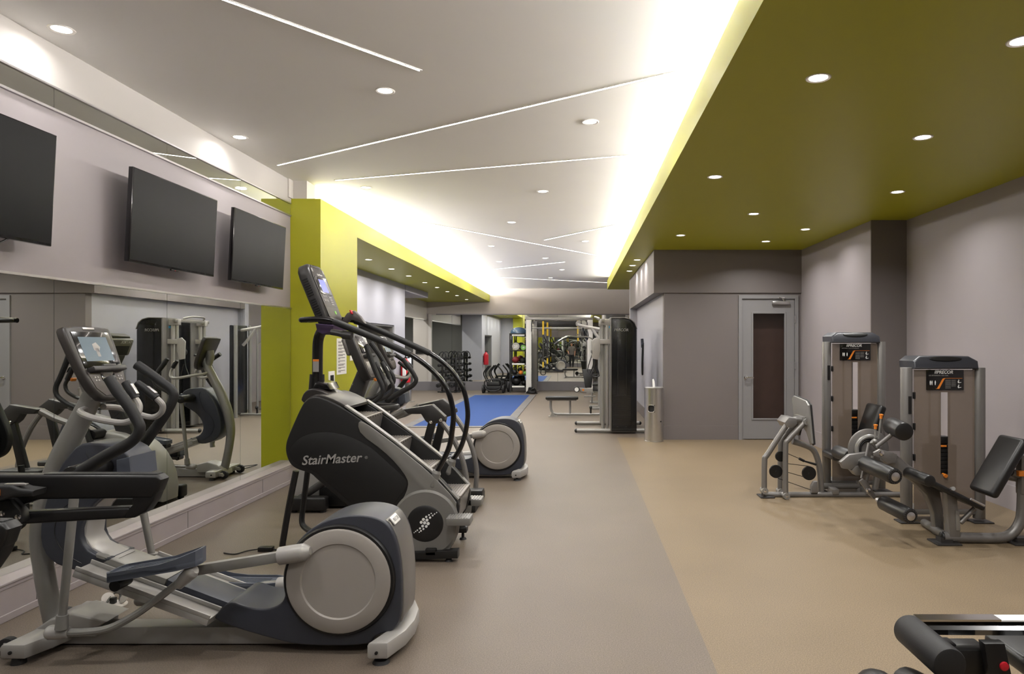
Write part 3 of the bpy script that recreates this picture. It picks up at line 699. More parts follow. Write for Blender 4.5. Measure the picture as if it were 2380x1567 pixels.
# ================================================================== stair climber
def make_climber():
    Y0, Y1 = 5.18, 5.76
    t = thing('stair_climber', 'black stair climbing machine with moving steps and curved handrails behind the foreground elliptical', 'stair climber', (-1.5, 5.45, 0))
    body = [(663, 1052), (664, 1028), (676, 998), (700, 944), (712, 928), (730, 921), (752, 925), (800, 949), (838, 974), (1010, 1096), (1068, 1164), (1066, 1200), (1050, 1240), (1000, 1285), (945, 1290), (915, 1250), (908, 1216), (850, 1212), (736, 1115), (722, 1100), (690, 1092), (672, 1078)]
    for y0, y1, s in ((Y0, Y0 + .06, -1), (Y1 - .06, Y1, 1)):
        B().prism(XZ(chaikin(body, 2), Y0), y0, y1, .012, 3).out('side_panel', 'panel_black', t)
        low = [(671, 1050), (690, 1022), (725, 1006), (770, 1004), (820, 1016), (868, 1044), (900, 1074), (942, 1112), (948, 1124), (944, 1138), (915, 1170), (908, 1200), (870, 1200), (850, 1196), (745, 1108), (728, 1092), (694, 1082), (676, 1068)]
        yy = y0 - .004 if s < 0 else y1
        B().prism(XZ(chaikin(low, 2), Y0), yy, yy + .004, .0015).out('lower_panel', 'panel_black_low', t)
        trim = [(832, 985), (842, 976), (918, 1032), (1002, 1100), (1062, 1164), (1060, 1180), (1070, 1205), (1066, 1245), (1040, 1285), (945, 1296), (922, 1262), (911, 1225), (915, 1190), (938, 1160), (950, 1130), (948, 1112), (925, 1080), (890, 1046), (840, 1010)]
        yy = y0 - .018 if s < 0 else y1
        B().prism(XZ(chaikin(trim, 1), Y0), yy, yy + .018, .006, 2).out('grey_trim', 'trim_grey', t)
        C = W(990, 1215, Y0)
        yy = y0 - .03 if s < 0 else y1 + .018
        B().lathe([(0, 0), (.235, 0), (.252, .012), (.252, .013), (0, .013)] if s < 0 else [(0, 0), (.252, 0), (.252, .001), (.235, .013), (0, .013)], (C.x, yy, C.z), (0, 1, 0), 48).out('wheel_ring', 'trim_grey', t)
        yy = y0 - .04 if s < 0 else y1 + .03
        hc = B().lathe([(0, 0), (.10, .002), (.13, .006), (.137, .010), (0, .011)] if s < 0 else [(0, 0), (.137, .001), (.13, .005), (.1, .009), (0, .011)], (C.x, yy, C.z), (0, 1, 0), 40).out('hub_cap', 'panel_black', t)
        if s < 0:
            dots = B()
            for zx, zy, r in ((1193, 1248, 4), (1205, 1238, 5), (1219, 1228, 6), (1234, 1244, 5), (1240, 1213, 8), (1248, 1233, 7), (1262, 1194, 11), (1268, 1218, 8), (1278, 1168, 13), (1250, 1164, 12), (1268, 1141, 12), (1291, 1197, 11), (1306, 1174, 13), (1297, 1146, 12), (1291, 1120, 9), (1313, 1105, 7), (1322, 1126, 9), (1331, 1092, 5), (1343, 1109, 7), (1358, 1097, 5), (1374, 1086, 4)):
                p = W(620 + zx * .2872, 880 + zy * .2872, Y0 - .04)
                dots.cyl((p.x, Y0 - .0425, p.z), (p.x, Y0 - .036, p.z), r * .2872 / F * Y0 * 1.0, seg=10)
            dots.out('dot_emblem', 'letter_white', hc)
            p = W(697, 1081, Y0 - .005)
            text_mesh('lettering', 'StairMaster', .098, 'letter', t, plane_mat((p.x + .012, Y0 - .0055, p.z), (1, 0, .055), (0, 0, 1)), .28, .001, sx=.985, bold=.0014)
            p = W(848, 1067, Y0 - .005)
            text_mesh('registered_mark', '\u00ae', .03, 'letter', t, plane_mat((p.x, Y0 - .0055, p.z), (1, 0, .055), (0, 0, 1)), 0, .001)
        # silver cap strip along the stepped edge
        cap = [W(a, c, Y0) for a, c in ((800, 946), (842, 974), (918, 1030), (1002, 1098), (1064, 1164))]
        for i in range(len(cap) - 1):
            p, q = cap[i], cap[i + 1]
            pz = Vector((0, y0 - Y0, 0))
            B().ext([p + pz, q + pz, q + pz + Vector((.006, 0, .012)), p + pz + Vector((.006, 0, .012))], (0, .06, 0), .002).out('cap_strip', 'silver', t)
    # inner cavity and steps
    inn = [(735, 965), (772, 997), (984, 1180), (1040, 1205), (1040, 1235), (960, 1270), (920, 1215), (850, 1200), (736, 1110), (690, 1085), (680, 1040), (712, 945)]
    B().prism(XZ(inn, Y0), Y0 + .06, Y1 - .06).out('inner_guard', 'black', t, flat=True)
    for k in range(4):
        x = -1.608 + .24 * k; z = 1.066 - .2 * k
        st = B().box(x - .215, x, Y0 + .066, Y1 - .066, z - .024, z, .004)
        st = st.out('step', 'tread', t)
        rb = B()
        for j in range(9): rb.box(x - .2 + j * .021, x - .2 + j * .021 + .009, Y0 + .075, Y1 - .075, z, z + .004)
        rb.out('tread_ribs', 'tread', st, flat=True)
        B().ext([Vector((x, Y0 + .066, z - .024)), Vector((x - .012, Y0 + .066, z - .024)), Vector((x - .052, Y0 + .066, z - .2)), Vector((x - .036, Y0 + .066, z - .2))], (0, Y1 - Y0 - .132, 0)).out('riser', 'silver_mid', st, flat=True)
        nb = B()
        for j in range(7):
            yy = Y0 + .09 + j * .066
            nb.box(x - .002, x + .0012, yy, yy + .032, z - .018, z - .008)
        nb.out('nose_slots', 'black', st, flat=True)
    # hood behind the panels
    hood = [(704, 940), (714, 925), (735, 917), (760, 922), (803, 943), (803, 950), (745, 932)]
    B().prism(XZ(chaikin(hood, 1), Y0), Y0 + .015, Y1 - .015, .012, 3).out('hood', 'hood', t)
    B().prism(XZ(chaikin([(716, 935), (722, 912), (735, 901), (760, 902), (790, 918), (824, 944), (800, 945)], 2), 5.46), 5.30, 5.62, .045, 4).out('hood_bulge', 'hood', t)
    B().prism(XZ([(728, 906), (736, 890), (745, 886), (765, 890), (772, 905)], 5.4), 5.36, 5.58, .012, 2).out('hood_window', 'black_gloss', t)
    B().prism(XZ([(780, 936), (806, 946), (806, 952), (780, 945)], 5.18), Y0 + .03, Y1 - .03, .002).out('hood_lip', 'charcoal', t)
    # mast and console
    Ym = 5.46
    B().cyl(W(736, 912, Ym), W(737, 870, Ym), .062, .055, 18).tube([W(738, 900, Ym), W(738, 830, Ym), W(740, 790, Ym), W(750, 768, Ym), W(770, 757, Ym)], .04, 14, 5).out('mast', 'black_gloss', t)
    B().box(W(728, 0, Ym - .041).x, W(741, 0, Ym - .041).x, Ym - .046, Ym - .040, W(0, 864, Ym).z, W(0, 840, Ym).z).out('warning_sticker', 'letter', t, flat=True)
    B().box(W(728, 0, Ym - .041).x, W(741, 0, Ym - .041).x, Ym - .047, Ym - .040, W(0, 840, Ym).z, W(0, 835, Ym).z).out('warning_sticker', 'orange', t, flat=True)
    O = Vector((-1.915, Ym, 1.83)); M = plane_mat(O, (0, 1, 0), (-.17, 0, .42))
    oc = [(-.155, 0), (-.12, -.035), (.12, -.035), (.155, 0), (.16, .36), (.145, .42), (.10, .46), (-.10, .46), (-.145, .42), (-.16, .36)]
    zv = M.to_3x3() @ Vector((0, 0, 1))
    cs = B().ext([M @ Vector((x, y, -.105)) for x, y in oc], zv * .105, .028, 4).out('console', 'charcoal', t)
    B().ext([M @ Vector((x * .9, .012 + y * .94, .0)) for x, y in oc], zv * .003, .001).out('console_front', 'console_dark', cs)
    B().box(-.12, .115, .20, .345, .003, .006, .001, M=M).out('screen_glass', 'screen_black', cs)
    B().box(-.07, .06, .215, .325, .006, .0065, M=M).out('display', 'screen_blue', cs)
    B().box(-.06, .06, .425, .445, .0, .0045, .002, M=M).out('carry_slot', 'black', cs)
    kb = B()
    for i in range(3):
        for j in range(2): kb.box(-.10 + i * .028, -.088 + i * .028, .135 + j * .035, .155 + j * .035, .003, .0055, M=M)
    for j in range(4): kb.box(.02, .075, .11 + j * .02, .12 + j * .02, .003, .0055, M=M)
    for s in (-1, 1): kb.box(s * .115 - .014, s * .115 + .014, .385, .415, .003, .005, M=M)
    kb.out('keys', 'letter', cs)
    B().lathe([(0, 0), (.016, 0), (.016, .003), (0, .003)], M @ Vector((.03, .045, .003)), zv, 20).out('start_button', 'ball_green', cs)
    B().box(-.125, .13, .092, .094, .003, .0042, M=M).out('seam', 'black', cs)
    text_mesh('maker_lettering', 'StairMaster', .024, 'letter_white', cs, M @ Matrix.Translation((-.04, .36, .0035)), .2, .0004)
    vb = B()
    for j in range(18): 
        if j != 9: vb.box(-.1635, -.158, .02 + j * .0185, .028 + j * .0185, -.085, -.04, M=M)
    vb.out('side_vents', 'black', cs)
    # handrails
    near = [(699, 744), (722, 742), (748, 742), (775, 747), (830, 769), (900, 799), (954, 824), (1004, 860), (1038, 903), (1053, 955), (1051, 1000), (1042, 1045), (1014, 1100)]
    far = [(716, 745), (760, 742), (794, 742), (825, 746), (858, 758), (920, 785), (998, 821), (1046, 858), (1076, 903), (1087, 955), (1083, 1000), (1070, 1042), (1050, 1072)]
    for nm, pts, y in (('near', near, 5.2), ('far', far, 5.735)):
        k = 7
        h_ = B().tube([W(a, c, y) for a, c in pts], .0205, 12, 5).out('handrail', 'black_gloss', t)
        B().tube([W(a, c, y) for a, c in pts[3:k]], [.0255] * (k - 3), 12, 5).out('rail_grip', 'rubber', h_)
        e = W(pts[-1][0], pts[-1][1], y)
        B().cyl(e, e + Vector((-.022, 0, -.09)), .034, .042, 16).ball(e + Vector((-.022, 0, -.09)), .042).cyl(e + Vector((.006, 0, .02)), e, .026, .036, 16).out('rail_socket', 'trim_grey', h_)
    # yoke, controls
    B().tube([W(712, 744, 5.22), W(700, 744, 5.3), W(706, 745, 5.46), W(712, 745, 5.65), W(722, 745, 5.72)], .02, 10, 4).out('rail_crossbar', 'black_gloss', t)
    B().prism(XZ([(734, 752), (778, 756), (774, 772), (752, 778), (738, 770)], 5.3), 5.28, 5.62, .012).out('yoke', 'purple', t)
    B().tube([W(770, 772, 5.2), W(788, 775, 5.2), W(800, 779, 5.2)], .03, 10, 3, flat=(1, .8)).cyl(W(797, 778, 5.2), W(818, 781, 5.2), .033, seg=14).out('stop_lever', 'charcoal', t)
    B().ext([W(a, c, 5.6) for a, c in ((792, 748), (806, 728), (822, 722), (836, 735), (848, 752), (830, 745), (812, 744), (802, 752))], (0, .06, 0), .008).out('control_pod', 'console_face', t)
    B().box(-.03, .03, 0, .035, 0, .012, .004, M=plane_mat(W(818, 731, 5.60), (0, 1, 0), (-.4, 0, .9))).out('stop_button', 'red', t)
    # front legs, brace
    B().tube([W(688, 1095, Y0 + .02), W(672, 1175, Y0 + .02), W(660, 1245, Y0 + .03), W(657, 1272, Y0 + .05), W(668, 1284, Y0 + .10), W(700, 1283, Y0 + .2)], .0235, 10, 4).out('front_leg', 'black', t)
    B().tube([W(716, 1082, Y1), W(712, 1120, Y1), W(704, 1180, Y1), W(702, 1215, Y1 - .02), W(713, 1230, Y1 - .06), W(730, 1238, Y1 - .2)], .0235, 10, 4).out('front_leg', 'black', t)
    B().tube([Vector((W(690, 0, Y0 + .2).x, Y0 + .1, .024)), Vector((W(690, 0, Y0 + .2).x + .02, Y0 + .2, .024)), Vector((W(690, 0, Y0 + .2).x + .02, Y1 - .1, .024))], .022, 10, 2).out('front_crossbar', 'black', t)
    # rear base
    B().prism(XZ([(940, 1284), (1064, 1280), (1064, 1298), (945, 1301)], 5.12), 5.11, 5.20, .006).out('base_bar', 'black', t)
    B().box(W(1000, 0, 5.2).x, W(1085, 0, 5.7).x, 5.69, 5.78, .06, .105, .008).out('base_bar', 'black', t)
    B().box(W(1000, 0, 5.2).x - .02, W(1000, 0, 5.2).x + .06, 5.11, 5.78, .05, .1, .006).out('base_cross_bar', 'black', t)
    for px, y in ((1043, 5.15), (1076, 5.73)):
        p = W(px, 0, y)
        B().cyl((p.x, y, .012), (p.x, y, .06), .012, seg=10).cyl((p.x, y, 0), (p.x, y, .015), .03, .022, 14).out('levelling_foot', 'rubber', t)
    # side step platforms
    for px0, px1, py, ya, yb in ((1036, 1092, 1200, 5.03, 5.19), (1064, 1122, 1156, 5.76, 5.92)):
        ym = ya if ya < 5.3 else yb
        z = H + (CY - py) / F * (5.1 if ya < 5.3 else 5.85)
        x0, x1 = W(px0, 0, ya if ya < 5.3 else 5.85).x, W(px1, 0, ya if ya < 5.3 else 5.85).x
        s_ = B().box(x0, x1, ya, yb, z - .055, z, .006).out('side_step', 'trim_grey', t)
        rb = B()
        for j in range(8): rb.box(x0 + .012 + j * (x1 - x0 - .02) / 8, x0 + .02 + j * (x1 - x0 - .02) / 8, ya + .008, yb - .008, z, z + .004)
        rb.out('tread_ribs', 'silver', s_, flat=True)
    # power brick on the floor
    p = W(640, 1280, 5.35)
    return t
make_climber()
t = thing('power_supply', 'small black power brick with cables on floor left of climber leg', 'power supply', (W(620, 0, 5.4).x, 5.4, 0))
x = t.location.x
B().box(x - .06, x + .05, 5.37, 5.43, 0, .035, .006).out('brick', 'black', t)
B().tube([Vector((x - .06, 5.4, .015)), Vector((x - .15, 5.38, .006)), Vector((x - .2, 5.3, .006)), Vector((x - .3, 5.33, .006))], .005, 6).tube([Vector((x + .05, 5.4, .015)), Vector((x + .07, 5.41, .006)), Vector((x + .09, 5.42, .006))], .005, 6).out('cable', 'black', t)

# ================================================================== dark cross trainer with high pedal arms
def make_ascent():
    Yc = 6.95
    t = thing('elliptical_trainer', 'dark grey elliptical with long angled pedal arms, between stair climber and silver elliptical', 'elliptical', (-1.9, Yc, 0))
    b = B().box(-2.78, -2.42, 6.60, 6.72, .02, .15, .02, 3).box(-2.78, -2.42, 7.18, 7.30, .02, .15, .02, 3).box(-2.72, -2.5, 6.72, 7.18, .03, .13, .01)
    fo = b.out('front_foot', 'black', t)
    for y in (6.66, 7.24):
        for x in (-2.74, -2.46): B().cyl((x, y, 0), (x, y, .022), .03).out('foot_pad', 'rubber', fo)
    for x in (-2.72, -2.66): B().cyl((x, 6.598, .09), (x, 6.602, .09), .01, seg=8).out('bolt_hole', 'black', fo)
    B().box(-2.5, -.95, 6.87, 7.03, .04, .16, .01).box(-2.55, -2.0, 6.78, 7.12, .02, .22, .02).out('base_rail', 'black', t)
    B().box(-1.12, -.98, 6.62, 7.30, .0, .08, .012).out('rear_foot', 'black', t)
    B().tube([W(688, 1164, 6.7), W(752, 1122, 6.7)], .036, 12, 1).out('front_brace', 'charcoal', t)
    # front drive shroud: pale arch with black side discs
    ar = [(-2.25 + .56 * math.cos(math.radians(a)), .16 + .60 * math.sin(math.radians(a))) for a in range(190, -11, -12)]
    B().prism(ar, 6.80, 7.10, .03, 3).out('drive_shroud', 'silver_light', t)
    for y in (6.775, 7.10): B().lathe([(0, 0), (.25, 0), (.27, .012), (.25, .025), (0, .025)], (-2.18, y, .40), (0, 1, 0), 40).out('side_disc', 'black', t)
    # mast with vertical lettering
    m0, m1 = Vector((-2.45, Yc, .55)), Vector((-2.15, Yc, 1.33))
    d = (m1 - m0).normalized(); n = Vector((d.z, 0, -d.x))
    B().ext([m0 - n * .085 - Vector((0, .075, 0)), m0 + n * .085 - Vector((0, .075, 0)), m1 + n * .06 - Vector((0, .075, 0)), m1 - n * .06 - Vector((0, .075, 0))], (0, .15, 0), .02, 3).out('mast', 'charcoal', t)
    M = plane_mat(m0.lerp(m1, .36) + Vector((0, -.0765, 0)) + n * .03, d, -n)
    text_mesh('mast_lettering', 'MATRIX', .085, 'letter_dark', t, M, 0, .0008, sx=1.15, bold=.001)
    # console
    O = Vector((-2.06, Yc, 1.325)); M = plane_mat(O, (0, 1, 0), (-.135, 0, .37)); zv = M.to_3x3() @ Vector((0, 0, 1))
    oc = [(-.17, 0), (-.14, -.05), (.14, -.05), (.17, 0), (.20, .2), (.20, .40), (.16, .44), (-.16, .44), (-.20, .40), (-.20, .2)]
    cs = B().ext([M @ Vector((x, y, -.09)) for x, y in oc], zv * .09, .018, 3).out('console', 'charcoal', t)
    B().ext([M @ Vector((x * .86, y * .9 + .01, 0)) for x, y in oc], zv * .004, .001).out('console_front', 'console_face', cs)
    B().box(-.15, .15, .22, .40, .004, .008, .002, M=M).out('screen_glass', 'screen_black', cs)
    B().box(-.13, .13, .17, .20, .004, .05, .006, M=M).out('reading_ledge', 'charcoal', cs)
    B().box(-.12, .12, .0, .13, .004, .007, .001, M=M).out('key_panel', 'silver_mid', cs)
    B().box(.06, .09, .015, .03, .007, .0085, M=M).out('stop_key', 'red', cs)
    B().box(.02, .05, .015, .03, .007, .0085, M=M).out('start_key', 'ball_green', cs)
    B().box(-.05, .03, .235, .27, .008, .009, M=M).out('white_sticker', 'paper', cs)
    back = M @ Matrix.Translation((0, 0, -.09)) @ Matrix.Rotation(math.pi, 4, 'Y')
    B().box(-.17, .17, .24, .42, 0, .05, .02, 3, M=back).out('console_back', 'silver_mid', cs)
    text_mesh('back_lettering', 'MATRIX', .046, 'letter_white', cs, back @ Matrix.Translation((-.15, .375, .051)), 0, .0006, sx=1.1)
    B().box(-.12, .12, .25, .35, .05, .053, .001, M=back).out('speaker_grille', 'black_matte', cs)
    # cup shelf below the console
    B().tube([Vector((-2.13, 6.85, 1.0)), Vector((-1.98, 6.82, .985)), Vector((-1.84, 6.88, .99)), Vector((-1.82, 6.95, .99)), Vector((-1.86, 7.04, .99)), Vector((-2.13, 7.05, 1.0))], .018, 8, 4, flat=(1, 1.6)).box(-2.15, -1.85, 6.87, 7.03, .965, .985, .008).out('accessory_tray', 'charcoal', t)
    # handlebars
    for pts, y in (([(851, 803), (862, 835), (878, 875), (889, 900), (886, 920), (864, 938), (842, 950), (828, 975)], 6.64), ([(862, 797), (880, 822), (900, 855), (913, 874), (914, 890), (900, 904), (880, 918), (866, 935)], 7.2)):
        P = [W(a, c, y) for a, c in pts]
        P.append(Vector((-2.24, y, .60)))
        h_ = B().tube(P, [.026, .026, .024, .023, .022, .022, .022, .024, .03], 10, 4).out('moving_handlebar', 'rubber', t)
        B().cyl((-2.24, y - .02, .60), (-2.24, 6.81 if y < Yc else 7.09, .60), .045, seg=16).out('pivot', 'black', h_)
    for pts, y in (([(848, 930), (868, 925), (890, 912), (897, 896), (892, 883)], 6.76), ([(868, 932), (892, 926), (910, 912), (914, 898), (906, 880)], 7.12)):
        P = [Vector((-2.14, y, 1.02))] + [W(a, c, y) for a, c in pts]
        h_ = B().tube(P, .018, 10, 4).out('fixed_handle', 'charcoal', t)
        g = B().tube([P[-1], P[-1] + Vector((-.04, 0, .09)), P[-1] + Vector((-.085, 0, .17))], [.024, .024, .02], 10, 3).out('grip', 'rubber', h_)
        B().box(-.03, .03, -.01, .01, 0, .006, .002, M=plane_mat(P[-1] + Vector((-.02, -.012, .10)), (-.45, 0, .9), (0, -1, 0))).out('pulse_sensor', 'alu', g)
    B().box(-.03, .03, 0, .03, 0, .02, .003, M=plane_mat(Vector((-1.98, 6.74, 1.26)), (0, 1, 0), (-.3, 0, .9))).out('orange_tag', 'orange', t)
    # long pedal arms: front tube, angular rear cover with bolts, dark pedal link, curved rear leg
    for s, ya in ((-1, 6.70), (1, 7.20)):
        dx = 0 if s < 0 else 0
        cov = [(905, 970), (938, 951), (1006, 940), (1036, 968), (1036, 976), (1022, 982), (1003, 988), (990, 978), (980, 962), (950, 962)] if s < 0 else [(945, 958), (974, 940), (1030, 927), (1060, 950), (1062, 958), (1050, 966), (1030, 972), (1016, 962), (1005, 950), (980, 950)]
        q = XZ(cov, ya)
        y0 = ya - .035
        c = B().prism([q[1], q[2], q[3], q[4], q[5], q[6], q[7], q[8], q[9]], y0, y0 + .10, .012, 2).out('arm_cover', 'charcoal', t)
        B().tube([Vector((q[1][0], ya, q[1][1] - .02)), Vector((q[0][0] - .02, ya, q[0][1] - .02)), Vector((-2.05, ya, .82)), Vector((-2.2, ya, .74))], [.034, .032, .03, .03], 10, 3).out('pedal_arm', 'silver_mid', t)
        B().cyl((-2.2, ya - .04, .74), (-2.2, 6.82 if s < 0 else 7.08, .74), .05, seg=18).out('arm_pivot', 'black', t)
        bo = [(1003, 981), (1026, 976)] if s < 0 else [(1030, 966), (1054, 956)]
        for a in bo:
            p = W(a[0], a[1], ya)
            B().lathe([(0, 0), (.008, -.004), (.016, 0), (.016, .012), (0, .012)], (p.x, y0 - .004, p.z), (0, 1, 0), 14).out('bolt', 'chrome', c)
        p = Vector((q[6][0], ya, q[6][1] + .03))
        B().ext([p + Vector((-.03, -.025, 0)), p + Vector((.045, -.025, 0)), Vector((p.x - .06, ya - .025, .42)), Vector((p.x - .15, ya - .025, .42))], (0, .05, 0), .008).out('pedal_link', 'black', t)
        pd = B().box(p.x - .32, p.x + .08, ya - .09, ya + .09, .36, .41, .014, 3)
        pd.out('pedal', 'charcoal', t)
        e = Vector((q[4][0], ya, q[4][1] - .02))
        B().tube([e + Vector((-.04, 0, .0)), e + Vector((.06, 0, -.14)), e + Vector((.16, 0, -.36)), e + Vector((.205, 0, -.58)), e + Vector((.20, 0, -.72)), Vector((e.x + .19, ya, .04))], .026, 10, 4).out('rear_leg', 'silver_mid', t)
        B().cyl((e.x + .19, ya, 0), (e.x + .19, ya, .05), .035, seg=14).out('leg_foot', 'rubber', t)
    return t
make_ascent()

# ================================================================== treadmill at the left edge
def make_treadmill():
    t = thing('treadmill', 'black treadmill at the left picture edge, only its long handrails in view', 'treadmill', (-1.9, 2.57, 0))
    B().box(-2.75, -.95, 2.28, 2.86, .10, .17, .01).out('deck', 'black_matte', t)
    B().box(-2.70, -1.0, 2.34, 2.80, .17, .175).out('running_belt', 'rubber', t, flat=True)
    for y in (2.2, 2.82): B().box(-2.72, -.95, y, y + .12, .08, .20, .02, 3).out('side_rail', 'charcoal', t)
    B().prism([(-2.98, .05), (-2.6, .05), (-2.55, .24), (-2.72, .32), (-2.92, .30)], 2.26, 2.88, .03, 3).out('motor_cover', 'charcoal', t)
    for x in (-2.9, -1.02):
        for y in (2.28, 2.86): B().cyl((x, y, 0), (x, y, .1), .035).out('foot_pad', 'rubber', t)
    for y in (2.17, 2.96):
        B().ext([Vector((-2.86, y - .04, .1)), Vector((-2.70, y - .04, .1)), Vector((-2.60, y - .04, 1.05)), Vector((-2.72, y - .04, 1.05))], (0, .08, 0), .012).out('upright', 'black', t)
        # handrail: closed loop of flat bars
        s = 2.96 / 1600
        top = [(-200, 1098), (45, 1101), (376, 1101), (386, 1112), (376, 1140), (362, 1156), (310, 1156), (100, 1158), (60, 1172), (-200, 1180)]
        q = XZ(top, 2.96)
        hr = B().prism(q, y - .034, y + .034, .014, 3)
        hr.prism(XZ([(362, 1150), (385, 1113), (366, 1160), (348, 1186), (322, 1200), (300, 1202), (306, 1182), (318, 1170), (316, 1158), (320, 1152)], 2.96), y - .03, y + .03, .012, 3)
        hr.prism(XZ([(-200, 1196), (60, 1187), (305, 1176), (318, 1180), (300, 1202), (60, 1216), (-200, 1226)], 2.96), y - .03, y + .03, .012, 3)
        hr = hr.out('handrail', 'black', t)
        B().box(W(110, 0, 2.96).x, W(372, 0, 2.96).x, y - .022, y + .022, W(0, 1101, 2.96).z - .002, W(0, 1101, 2.96).z + .004, .003).out('textured_grip', 'grip_bump', hr)
    # console yoke and console (left of the frame)
    B().box(-2.74, -2.56, 2.15, 2.98, 1.02, 1.10, .02, 3).out('crossbar', 'black', t)
    O = Vector((-2.62, 2.57, 1.12)); M = plane_mat(O, (0, 1, 0), (-.2, 0, .42)); zv = M.to_3x3() @ Vector((0, 0, 1))
    cs = B().box(-.36, .36, 0, .44, -.07, 0, .025, 3, M=M).out('console', 'charcoal', t)
    B().box(-.25, .25, .12, .40, 0, .004, .001, M=M).out('screen_glass', 'screen_black', cs)
    B().box(-.3, .3, .02, .09, 0, .004, .001, M=M).out('key_panel', 'console_face', cs)
    # control arm beside the far rail
    B().prism(XZ([(-60, 1128), (40, 1124), (62, 1132), (96, 1136), (92, 1150), (50, 1152), (18, 1160), (-60, 1170)], 2.86), 2.82, 2.90, .012, 3).out('control_arm', 'black_matte', t)
    B().box(W(20, 0, 2.86).x, W(70, 0, 2.86).x, 2.835, 2.855, W(0, 1124, 2.86).z - .006, W(0, 1124, 2.86).z + .003, .002).out('pulse_sensor', 'alu', t)
    B().box(W(-40, 0, 2.86).x, W(20, 0, 2.86).x, 2.812, 2.82, W(0, 1148, 2.86).z, W(0, 1133, 2.86).z, .002).out('speed_key', 'orange', t)
    B().prism(XZ([(-60, 1160), (30, 1160), (55, 1185), (60, 1212), (-60, 1224)], 2.9), 2.88, 2.93, .008).out('rail_bracket', 'black', t)
    for a in ((6, 1193), (42, 1202)):
        p = W(a[0], a[1], 2.88); B().lathe([(0, -.004), (.012, 0), (.012, .006), (0, .006)], (p.x, 2.876, p.z), (0, 1, 0), 10).out('bolt', 'chrome', t)
make_treadmill()

# ================================================================== screens on the left wall
def tv(y0, y1, label):
    t = thing('wall_television', label, 'television', (XL, (y0 + y1) / 2, 2.58), 'black wall televisions')
    yc = (y0 + y1) / 2; hw = (y1 - y0) / 2
    M = plane_mat((-3.275, yc, 2.58), (0, 1, 0), (.05, 0, 1))   # local z = away from wall (+X)
    B().box(-hw, hw, -.348, .348, -.035, 0, .004, M=M).out('cabinet', 'black_gloss', t)
    B().box(-hw + .008, hw - .008, -.331, .34, -.001, .0015, M=M).out('screen', 'tv_screen', t, flat=True)
    B().box(-.05, .05, -.360, -.348, -.02, -.004, .002, M=M).out('sensor_bar', 'black', t)
    B().box(-.004, .004, -.359, -.353, -.0045, -.002, M=M).out('standby_light', 'red', t)
    B().box(-.22, .22, -.2, .2, -.065, -.035, .004, M=M).out('back_box', 'black', t)
    B().box(XL + .002, XL + .14, yc - .12, yc + .12, 2.46, 2.70).out('wall_bracket', 'black_matte', t, flat=True)
    return t
t1 = tv(3.15, 4.31, 'black wall television cut off by the left picture edge')
tv(5.05, 6.235, 'black wall television, the middle one of three above the mirror')
tv(6.545, 7.70, 'black wall television nearest the green pillar')
B().tube([(-3.31, 3.82, 2.235), (-3.31, 3.86, 2.205), (-3.31, 3.94, 2.205), (-3.31, 4.0, 2.235)], .006, 6).tube([(-3.32, 3.58, 2.235), (-3.32, 3.66, 2.21), (-3.32, 3.74, 2.235)], .006, 6).out('cable', 'black', t1)

# ================================================================== notices on the green pillar
t = thing('wall_notice', 'white printed gym rules sheet on the green pillar', 'notice', (XP, 9.037, 1.24))
B().box(XP, XP + .004, 8.850, 9.223, 1.23, 1.70).out('sheet', 'paper', t, flat=True)
b = B()
random.seed(3)
z = 1.66
while z > 1.28:
    for k in range(2):
        b.box(XP + .004, XP + .0046, 8.902, 8.902 + (.26 if k == 0 else .06 + random.random() * .18), z - .007, z); z -= .014
    z -= .014
b.out('printed_lines', 'ink', t, flat=True)
solo('wall_notice', B().box(XP, XP + .01, 9.358, 9.483, 1.40, 1.72, .002), 'paper', 'small framed white notice at the far edge of the green pillar', 'notice', flat=True)
t = thing('wall_screen', 'white wall control plate with dark display on green pillar, below the rules sheet', 'control panel', (XP, 8.653, 1.09))
B().box(XP, XP + .012, 8.549, 8.757, 1.085, 1.285, .004).out('plate', 'white', t)
B().box(XP + .012, XP + .014, 8.596, 8.715, 1.12, 1.235).out('display', 'screen_black', t, flat=True)

